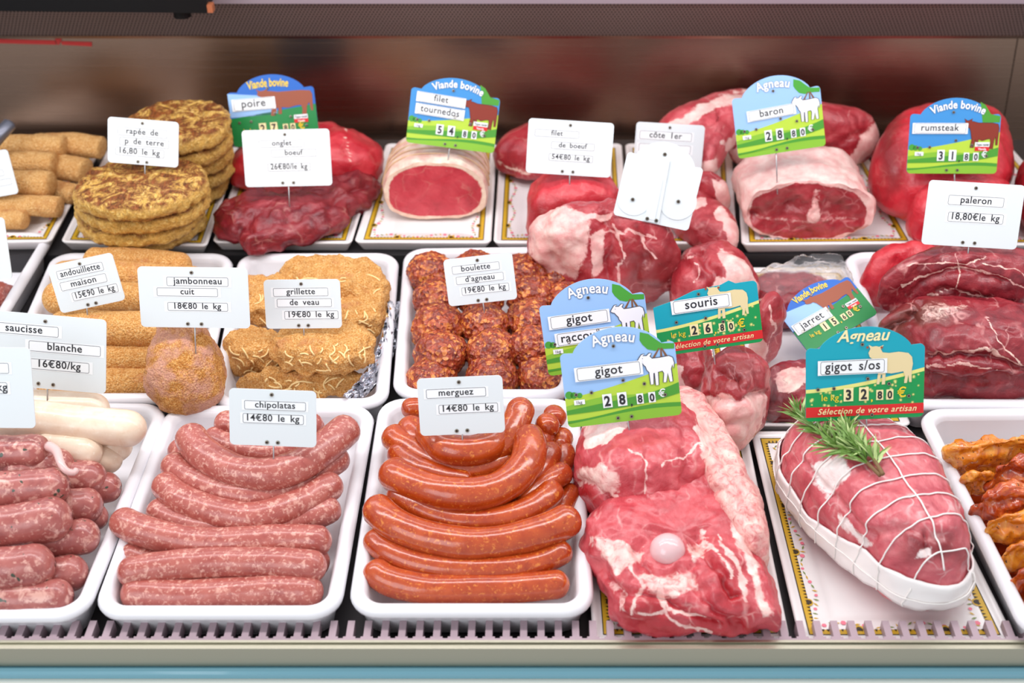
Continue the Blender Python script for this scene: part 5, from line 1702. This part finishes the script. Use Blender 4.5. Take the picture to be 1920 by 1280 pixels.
# ------------------------------------------------------------------ the big gigot with the round bone
gp = thing('gigot_of_lamb', 'large pink leg of lamb with a round white bone end, at the front edge', 'lamb', tuple(P(1270, 1000, .012)))
inflate('shank_side', [(1086, 1000), (1104, 975), (1150, 930), (1230, 890), (1320, 885), (1390, 950), (1436, 1070), (1462, 1140), (1466, 1180), (1440, 1190), (1330, 1192), (1200, 1186), (1150, 1150), (1118, 1080), (1096, 1035)], .0185, .060, M['lamb'],
        parent=gp, e=.5, ez=.6, N=260, RG=100, amp=.005, warp=10, slope=.30,
        fat=[([(1100, 1010), (1170, 1005), (1215, 1020), (1200, 1060), (1160, 1080), (1120, 1050)], 10, .62), ([(1195, 1075), (1290, 1062), (1312, 1100), (1262, 1124), (1200, 1108)], 12, .58), ([(1290, 1000), (1330, 1000), (1320, 1050), (1296, 1060)], 8, .6),
             ([(1365, 985), (1405, 980), (1432, 1070), (1458, 1150), (1432, 1150), (1392, 1060)], 10, .66), ([(1130, 1085), (1165, 1090), (1185, 1150), (1160, 1150)], 8, .5)],
        tone=[([(1150, 1120), (1250, 1140), (1290, 1185), (1180, 1190)], 16), ([(1300, 1150), (1400, 1150), (1420, 1190), (1300, 1190)], 14), ([(1330, 1060), (1380, 1100), (1410, 1150), (1350, 1130)], 12), ([(1215, 1125), (1270, 1130), (1262, 1160), (1220, 1150)], 10)],
        fatlines=[([(1310, 990), (1340, 1030), (1370, 1090)], 6), ([(1200, 1150), (1260, 1140), (1330, 1160)], 5), ([(1230, 1110), (1260, 1160), (1330, 1195)], 6), ([(1345, 1000), (1375, 1060), (1400, 1130)], 7), ([(1160, 1040), (1200, 1090), (1190, 1150)], 5)],
        creases=[([(1195, 1020), (1205, 1060), (1260, 1075), (1300, 1060)], 9, .008), ([(1300, 990), (1330, 1060), (1380, 1120)], 8, .010), ([(1170, 1110), (1250, 1120), (1340, 1170)], 8, .008), ([(1120, 1050), (1170, 1130)], 8, .007), ([(1290, 1080), (1330, 1130), (1390, 1180)], 7, .007)],
        bumps=[(1252, 1032, 46, -.008), (1345, 1085, 30, .008), (1200, 1130, 26, .006)])
inflate('rump_muscle', [(1074, 880), (1092, 806), (1130, 772), (1200, 748), (1262, 742), (1308, 790), (1334, 850), (1338, 900), (1318, 955), (1270, 978), (1200, 992), (1140, 990), (1108, 968), (1084, 920)], .0185, .090, M['lamb'],
        parent=gp, e=.5, ez=.62, N=260, RG=100, amp=.004, warp=9,
        fat=[([(1095, 800), (1150, 782), (1180, 795), (1168, 822), (1100, 840)], 8), ([(1072, 878), (1130, 866), (1165, 896), (1148, 936), (1084, 912)], 9, .6), ([(1180, 985), (1240, 968), (1300, 955), (1318, 900), (1340, 880), (1345, 940), (1300, 990), (1220, 1005)], 8, .8), ([(1300, 790), (1320, 800), (1345, 870), (1325, 880)], 7, .8)],
        tone=[([(1075, 900), (1115, 925), (1135, 990), (1095, 985)], 12), ([(1120, 955), (1200, 950), (1190, 992), (1120, 992)], 8)],
        fatlines=[([(1240, 880), (1290, 850), (1310, 830)], 5), ([(1180, 850), (1210, 870), (1205, 930)], 4), ([(1130, 905), (1160, 935), (1155, 965)], 6)],
        creases=[([(1085, 905), (1120, 915), (1150, 945)], 8, .006), ([(1210, 850), (1205, 930), (1180, 960)], 8, .003), ([(1260, 770), (1290, 830), (1285, 900)], 9, .003)], bumps=[(1200, 880, 80, .006)])
inflate('outer_fat_side', [(1236, 742), (1296, 732), (1334, 782), (1370, 842), (1398, 905), (1422, 985), (1444, 1062), (1424, 1090), (1376, 1050), (1330, 970), (1296, 890), (1262, 815)], .0185, .077, M['membrane'],
        parent=gp, e=.55, ez=.7, N=220, RG=80, amp=.004, warp=9, fatbase=.56,
        tone=[([(1350, 925), (1392, 925), (1402, 975), (1370, 985)], 10), ([(1385, 1010), (1415, 1010), (1425, 1050), (1400, 1060)], 8)], fat=[([(1265, 735), (1300, 745), (1345, 830), (1330, 850), (1290, 790)], 12, .9), ([(1300, 870), (1330, 900), (1350, 960), (1330, 965)], 8, .8)], creases=[([(1330, 800), (1370, 890), (1400, 980)], 9, .003), ([(1340, 920), (1400, 930)], 6, .003)])
c = P(1252, 1031, .070)
bm = bmesh.new()
bmesh.ops.create_uvsphere(bm, u_segments=40, v_segments=24, radius=1)
v = np.array([tuple(a.co) for a in bm.verts])
f = [tuple(b.index for b in a.verts) for a in bm.faces]
bm.free()
v = v * np.array([.0160, .0160, .0150]) * (1 + .04 * fbm(v, 1.2, 3)[:, None]) + np.array(c)
obj('bone_end', v, f, M['cartilage'], gp, label='smooth pinkish white ball of the thigh bone')

# ------------------------------------------------------------------ tied roast with rosemary
rt = thing('tied_roast', 'rolled pink lamb roast tied with white string and banded with fat', 'lamb roast', tuple(P(1640, 960, .012)))
body = inflate('roast_meat', [(1458, 838), (1468, 795), (1510, 775), (1580, 778), (1660, 790), (1712, 832), (1752, 890), (1786, 960), (1814, 1040), (1820, 1100), (1792, 1134), (1740, 1142), (1690, 1124), (1630, 1072), (1570, 1010), (1510, 940), (1472, 885)], .012, .105, M['roast'],
               parent=rt, e=.55, ez=.75, N=260, RG=100, amp=.0035, warp=5,
               fat=[([(1520, 870), (1580, 850), (1600, 890), (1550, 930), (1520, 905)], 16, .8), ([(1570, 960), (1600, 990), (1640, 1020), (1620, 1030), (1570, 985)], 12, .8), ([(1720, 1030), (1750, 1020), (1750, 1045), (1710, 1050)], 8, .7)],
               tone=[([(1690, 1000), (1800, 1000), (1810, 1050), (1700, 1050)], 30)], creases=[([(1735, 990), (1740, 1040)], 6, .005), ([(1640, 1000), (1700, 990), (1790, 1010)], 10, .004), ([(1500, 860), (1560, 930), (1640, 1010)], 7, .004)])
bv = body.data
V = np.zeros(len(bv.vertices) * 3)
bv.vertices.foreach_get('co', V)
V = V.reshape(-1, 3) + np.array(ORG[rt.name])
FC = [tuple(p.vertices) for p in bv.polygons]
tree = BVHTree.FromPolygons([Vector(p) for p in V], FC)
# fat band: a sheet wrapped round the sides, standing just off the meat
ax0, ax1 = P(1545, 812, .05), P(1745, 1085, .05)
axd = (ax1 - ax0).normalized()
side = axd.cross(Vector((0, 0, 1))).normalized()


def skin(origin, direction, off):
    """first surface point met coming from outside towards the roast's core"""
    far = origin + direction * 0.25
    hit = tree.ray_cast(far, -direction, 0.3)
    return (hit[0] + hit[1] * off, hit[1]) if hit[0] is not None else (None, None)


cen = V.mean(0)
rows_ = []
NA = 120
an0, an1 = R(96), R(424)                       # angles round the plan: leaves the back end open
for k in range(9):
    row = []
    for i in range(NA):
        a = an0 + (an1 - an0) * i / (NA - 1)
        d = Vector((math.cos(a), math.sin(a), 0))
        # wavy edges
        zlo = .026 + .004 * math.sin(i * .23) + .006 * max(0, math.cos(a - R(290)))
        zhi = .060 + .007 * math.sin(i * .11 + 1)
        z = zlo + (zhi - zlo) * k / 8
        # start from the nearest point of the long axis
        best = None
        for s_ in (0, .25, .5, .75, 1.0):
            o_ = ax0 + (ax1 - ax0) * s_
            o_ = Vector((o_.x, o_.y, z))
            best = o_ if best is None else best
        o_ = Vector((cen[0], cen[1], z))
        p, nn = skin(o_, d, .0016)
        row.append(tuple(p) if p is not None else tuple(o_ + d * .05))
    rows_.append(row)
vs = [p for r_ in rows_ for p in r_]
fs = [(k * NA + i, k * NA + i + 1, (k + 1) * NA + i + 1, (k + 1) * NA + i) for k in range(8) for i in range(NA - 1)]
o = obj('fat_band', vs, fs, flat_mat('white_fat_band', lin(246, 240, 238), .35, coat=.25), rt, label='white band of fat around the sides')
sol = o.modifiers.new('thickness', 'SOLIDIFY')
sol.thickness = .0018
sol.offset = 1
for k in range(11):                            # cross ties
    s_ = -.12 + 1.16 * k / 10
    o_ = ax0 + (ax1 - ax0) * s_
    o_.z = .045
    pts = []
    tilt = axd * .0 + side * 0
    for i in range(40):
        a = R(-14 + 208 * i / 39)
        d = (side * math.cos(a) + Vector((0, 0, 1)) * math.sin(a)).normalized()
        p, nn = skin(o_, d, .0012 if d.z > .45 else .0042)
        if p is not None:
            pts.append(p)
    if len(pts) > 8:
        q = catmull([tuple(p) for p in pts], 90)
        m_ = MB()
        m_.tube(q, .00075, 6)
        m_.build('string_tie', M['string'], rt, smooth_=True)
pts = []
for i in range(70):                            # long tie round the sides
    a = R(100 + 320 * i / 69)
    p, nn = skin(Vector((cen[0], cen[1], .046)), Vector((math.cos(a), math.sin(a), 0)), .0044)
    if p is not None:
        pts.append(tuple(p))
m_ = MB()
m_.tube(catmull(pts, 160), .00075, 6)
m_.build('string_tie', M['string'], rt, smooth_=True)
pts = []
for i in range(40):                            # long tie over the top
    o_ = ax0 + (ax1 - ax0) * (-.15 + 1.3 * i / 39) + side * .004
    hit = tree.ray_cast(Vector((o_.x, o_.y, .3)), Vector((0, 0, -1)), .4)
    if hit[0] is not None:
        pts.append(tuple(hit[0] + hit[1] * .0012))
m_ = MB()
m_.tube(catmull(pts, 90), .00075, 6)
m_.build('string_tie', M['string'], rt, smooth_=True)

# rosemary


def on_roast(px, py, off=.003):
    d = ray(px, py)
    hit = tree.ray_cast(CAM, d.normalized(), 3)
    return (hit[0] + hit[1] * off) if hit[0] is not None else P(px, py, .11)


ROS = [flat_mat('rosemary_leaf', lin(104, 140, 58), .5), flat_mat('rosemary_leaf_underside', lin(176, 196, 128), .6), flat_mat('rosemary_stem', lin(120, 92, 58), .7)]
for n_, (lab, pxs, cnt) in enumerate((('rosemary sprig with its tip rising beside the gigot s/os tag', [(1492, 768), (1512, 796), (1540, 818), (1575, 838), (1610, 850)], 110),
                                      ('bushy rosemary sprig in the middle of the tied roast', [(1582, 788), (1590, 820), (1602, 845), (1620, 868), (1648, 898)], 170),
                                      ('rosemary sprig with a woody brown stem end on the roast', [(1560, 848), (1596, 856), (1628, 862), (1640, 880), (1652, 900)], 110))):
    pts = [on_roast(x, y, .004 + .002 * n_) for x, y in pxs]
    cl = catmull([tuple(p) for p in pts], 40)
    st = thing('rosemary_sprig', lab, 'rosemary', tuple(pts[2]), 'rosemary sprigs on the roast')
    m_ = MB()
    m_.tube(cl, np.linspace(.0009, .0021, 40), 7)
    m_.build('stem', ROS[2], st, smooth_=True)
    rnd = random.Random(11 + n_)
    lv = MB()
    for k in range(cnt):
        i = int(rnd.random() ** .9 * 33)
        b = Vector(cl[i])
        tn = (Vector(cl[max(i - 1, 0)]) - Vector(cl[min(i + 1, 39)])).normalized()
        a = rnd.uniform(0, 2 * math.pi)
        u = tn.orthogonal().normalized()
        w_ = tn.cross(u)
        out = (u * math.cos(a) + w_ * math.sin(a))
        out.z = abs(out.z) * .8
        d = (tn * rnd.uniform(.35, .95) + out * rnd.uniform(.5, .9)).normalized()
        L_ = rnd.uniform(.014, .027)
        wd = d.cross(Vector((rnd.uniform(-1, 1), rnd.uniform(-1, 1), 1))).normalized() * .0013
        nn = d.cross(wd).normalized() * .0004
        e_ = b + d * L_ + Vector((0, 0, -.001))
        md = b + d * L_ * .5 + Vector((0, 0, .0006))
        lv.add([b - wd * .5, b + wd * .5, md + wd, e_, md - wd, md + nn], [(0, 1, 5), (1, 2, 5), (2, 3, 5), (3, 4, 5), (4, 0, 5), (0, 4, 3, 2, 1)], 1 if rnd.random() < .25 else 0)
    lv.build('leaves', ROS[:2], st)

# ------------------------------------------------------------------ marinated meat
G = 'marinated meat strips'
MA = [
    ('long marinated strip at the rear of its tray', [(1768, 850), (1780, 826), (1830, 820), (1900, 824), (1990, 830), (2000, 860), (1900, 862), (1850, 880), (1820, 892), (1780, 874)], .030, .045, 'mar_orange'),
    ('dark red marinated piece behind the middle of its tray', [(1856, 890), (1880, 868), (1940, 858), (2000, 880), (1990, 915), (1920, 925), (1866, 915)], .030, .048, 'mar_red'),
    ('short yellow marinated strip by the tray wall', [(1800, 908), (1818, 892), (1852, 892), (1866, 906), (1850, 922), (1812, 922)], .026, .030, 'mar_orange'),
    ('broad marinated piece in the middle of its tray', [(1822, 945), (1850, 922), (1910, 912), (1990, 935), (1990, 975), (1900, 985), (1846, 975)], .030, .046, 'mar_red'),
    ('marinated piece with a pale edge, just before the broad one', [(1840, 990), (1880, 966), (1950, 970), (2000, 995), (1960, 1020), (1880, 1022)], .026, .042, 'mar_orange'),
    ('orange marinated strip lying low in the sauce', [(1878, 1040), (1906, 1020), (1966, 1020), (2026, 1050), (1976, 1066), (1906, 1064)], .020, .038, 'mar_orange'),
    ('red marinated piece near the front of its tray', [(1892, 1085), (1921, 1062), (1976, 1062), (2026, 1090), (1996, 1118), (1926, 1112)], .024, .042, 'mar_red'),
    ('marinated strip closest to the front rim of its tray', [(1916, 1140), (1936, 1112), (1986, 1106), (2046, 1130), (2026, 1162), (1956, 1164)], .014, .042, 'mar_orange'),
]
for lab, ol, zb, h, m_ in MA:
    inflate('marinated_strip', ol, zb, h, M[m_], lab, 'meat', G, e=.7, amp=.006, nsc=70, creases=[([(ol[0][0] + 20, ol[0][1]), (ol[0][0] + 110, ol[0][1] - 8)], 7, .004)])
q = Quad([(1926, 1192), (2400, 1200), (2090, 757), (1716, 762)], .045)
lp = [q.at(x + .026, y + .026, .013) for x, y in rr_loop(q.W - .052, q.D - .052, .01)]
o = obj('marinade', lp, [list(range(len(lp)))], M['sauce'], None, False)
tag_props(o, 'glossy red-brown marinade pooled in the meat strip tray', 'marinade')
o['kind'] = 'stuff'

# ------------------------------------------------------------------ price tags, each pinned into what lies under it
vv, ff = [], []
for o in list(COL.objects):
    if o.type == 'MESH':
        w_ = ORG.get(o.name, Vector((0, 0, 0)))
        b_ = len(vv)
        vv += [p.co + w_ for p in o.data.vertices]
        ff += [[b_ + i for i in p.vertices] for p in o.data.polygons]
world_tree = BVHTree.FromPolygons(vv, ff)


def base(px, py, z=None):
    if z is not None:
        return P(px, py, z)
    hit = world_tree.ray_cast(CAM, ray(px, py).normalized(), 4)
    return hit[0] if hit[0] is not None else P(px, py, .06)


WT = [
    ([(200, 218), (334, 229), (336, 314), (205, 304)], base(272, 326), [('rapée de', .14, .84, .62, .80), ('p de terre', .17, .87, .40, .58), ('16,80 le kg', .11, .80, .18, .36)], 'white price tag lettered rapée de p de terre, on the potato cakes', 22),
    ([(454, 244), (619, 241), (622, 347), (460, 351)], base(543, 386), [('onglet', .19, .71, .69, .82), ('boeuf', .32, .84, .52, .65), ('26€80/le kg', .27, .76, .27, .41)], 'white price tag lettered onglet boeuf, pinned in the dark slab', 22),
    ([(992, 221), (1153, 231), (1143, 333), (985, 323)], base(1068, 345), [('filet', .08, .60, .68, .81), ('de boeuf', .28, .79, .47, .60), ('54€80 le kg', .26, .78, .25, .38)], 'white price tag lettered filet de boeuf', 22),
    ([(1193, 228), (1321, 235), (1315, 323), (1187, 315)], base(1256, 322, .10), [('côte 1er', .06, .82, .64, .82), ('agneau', .06, .82, .37, .55)], 'white price tag lettered côte, half hidden by the turned tag', 20),
    ([(1741, 337), (1920, 347), (1907, 468), (1728, 457)], base(1815, 474), [('paleron', .22, .80, .64, .79), ('18,80€le kg', .24, .82, .38, .53)], 'white price tag lettered paleron', 22),
    ([(-110, 299), (12, 281), (38, 360), (-85, 385)], base(-30, 386), [('', .2, .86, .44, .58), ('', .3, .94, .22, .36)], 'bluish white price tag cut off by the picture edge, on the golden rolls', 22),
    ([(-128, 412), (14, 407), (18, 522), (-124, 528)], base(-40, 590), [], 'plain white price tag edge over the minced meat tray', 22),
    ([(99, 496), (220, 471), (226, 563), (105, 590)], base(164, 590), [('andouillette', .11, .82, .68, .86), ('maison', .11, .82, .44, .62), ('15€90 le kg', .24, .94, .19, .37)], 'tilted white price tag lettered andouillette maison', 22),
    ([(259, 499), (467, 502), (467, 615), (264, 612)], base(367, 662), [('jambonneau', .26, .82, .69, .84), ('cuit', .165, .72, .52, .66), ('18€80 le kg', .255, .805, .28, .42)], 'wide white price tag lettered jambonneau cuit', 20),
    ([(495, 524), (638, 523), (641, 614), (499, 616)], base(570, 628), [('grillette', .12, .84, .66, .83), ('de veau', .16, .88, .44, .61), ('19€80 le kg', .25, .96, .19, .36)], 'white price tag lettered grillette de veau', 22),
    ([(831, 487), (960, 472), (970, 560), (842, 574)], base(908, 584), [('boulette', .11, .80, .67, .84), ('d\'agneau', .15, .84, .44, .61), ('19€80 le kg', .21, .90, .20, .37)], 'white price tag lettered boulette d\'agneau, over the meatballs', 22),
    ([(-22, 580), (204, 600), (195, 737), (-24, 719)], base(89, 750), [('saucisse', .02, .60, .71, .85), ('blanche', .35, .955, .50, .64), ('16€80/kg', .36, .86, .26, .40)], 'white price tag lettered saucisse blanche', 22),
    ([(-120, 650), (63, 651), (62, 802), (-120, 800)], base(-20, 835), [('', .30, .77, .68, .81), ('kg', .30, .74, .43, .57)], 'large pale white price tag cut off by the picture edge, on the coarse sausages', 24),
    ([(431, 727), (595, 733), (592, 838), (430, 832)], base(513, 860), [('chipolatas', .175, .88, .64, .80), ('14€80 le kg', .155, .855, .40, .57)], 'white price tag lettered chipolatas', 22),
    ([(783, 710), (943, 702), (946, 810), (787, 816)], base(867, 824), [('merguez', .10, .80, .65, .81), ('14€80 le kg', .235, .93, .37, .53)], 'white price tag lettered merguez', 22),
]
for cs, b_, lines, lab, ln in WT:
    white_tag(cs, b_, lines, lab, R(ln))

picture_tag([(426, 173), (588, 162), (600, 262), (440, 277)], (507, 139), base(520, 262), 'old', 'Viande bovine', [('poire', .06, .52, .66, .86)], '2780', 'blue and green picture tag with a brown cow, lettered poire', bull=True)
picture_tag([(770, 164), (938, 183), (926, 289), (763, 265)], (846, 145), base(840, 300), 'new', 'Viande bovine', [('filet', .09, .60, .76, .92, -.03), ('tournedos', .09, .60, .54, .71, -.03)], '5480', 'picture tag with a red bull on green hills, lettered filet tournedos', bull=True)
picture_tag([(1376, 184), (1543, 160), (1542, 273), (1380, 299)], (1462, 140), base(1457, 343), 'new', 'Agneau', [('baron', .17, .68, .60, .76, .03)], '2880', 'picture tag with a lamb on green hills, lettered baron')
picture_tag([(1713, 213), (1882, 214), (1862, 325), (1693, 325)], (1800, 183), base(1790, 345), 'new', 'Viande bovine', [('rumsteak', .05, .62, .68, .84)], '3180', 'picture tag with a red bull on green hills, lettered rumsteak', bull=True)
picture_tag([(1010, 574), (1210, 546), (1222, 678), (1029, 704)], (1110, 522), base(1130, 700, .075), 'new', 'Agneau', [('gigot', .09, .63, .66, .83), ('raccourci', .13, .66, .41, .58)], '2680', 'picture tag with a lamb, lettered gigot raccourci, half hidden behind the gigot tag')
picture_tag([(1049, 664), (1263, 638), (1280, 776), (1066, 801)], (1157, 612), base(1180, 806), 'new', 'Agneau', [('gigot', .13, .68, .62, .79)], '2880', 'picture tag with a lamb, lettered gigot, pinned in the big leg')
picture_tag([(1222, 562), (1416, 517), (1433, 647), (1236, 660)], (1330, 520), base(1341, 682), 'old', 'Agneau', [('souris', .19, .72, .66, .86)], '2680', 'broken picture tag with a cream sheep, lettered souris', cut=True)
picture_tag([(1457, 588), (1578, 528), (1657, 578), (1520, 664)], (1500, 545), base(1560, 625, .05), 'old', 'Viande bovine', [('jarret', .04, .50, .42, .64)], '1560', 'tilted blue and green picture tag with a brown cow, lettered jarret', lean=R(62), bull=True, pin=False)
picture_tag([(1506, 654), (1727, 643), (1737, 780), (1515, 789)], (1612, 612), base(1625, 800), 'old', 'Agneau', [('gigot s/os', .12, .66, .64, .82)], '3280', 'picture tag with a cream sheep in a daisy meadow, lettered gigot s/os')
picture_tag([(1168, 284), (1310, 311), (1299, 437), (1158, 402)], (1238, 263), base(1225, 432), 'new', 'Agneau', [], '0000', 'blank white back of a picture tag turned away, on the gigot joint', back=True, pin=False)
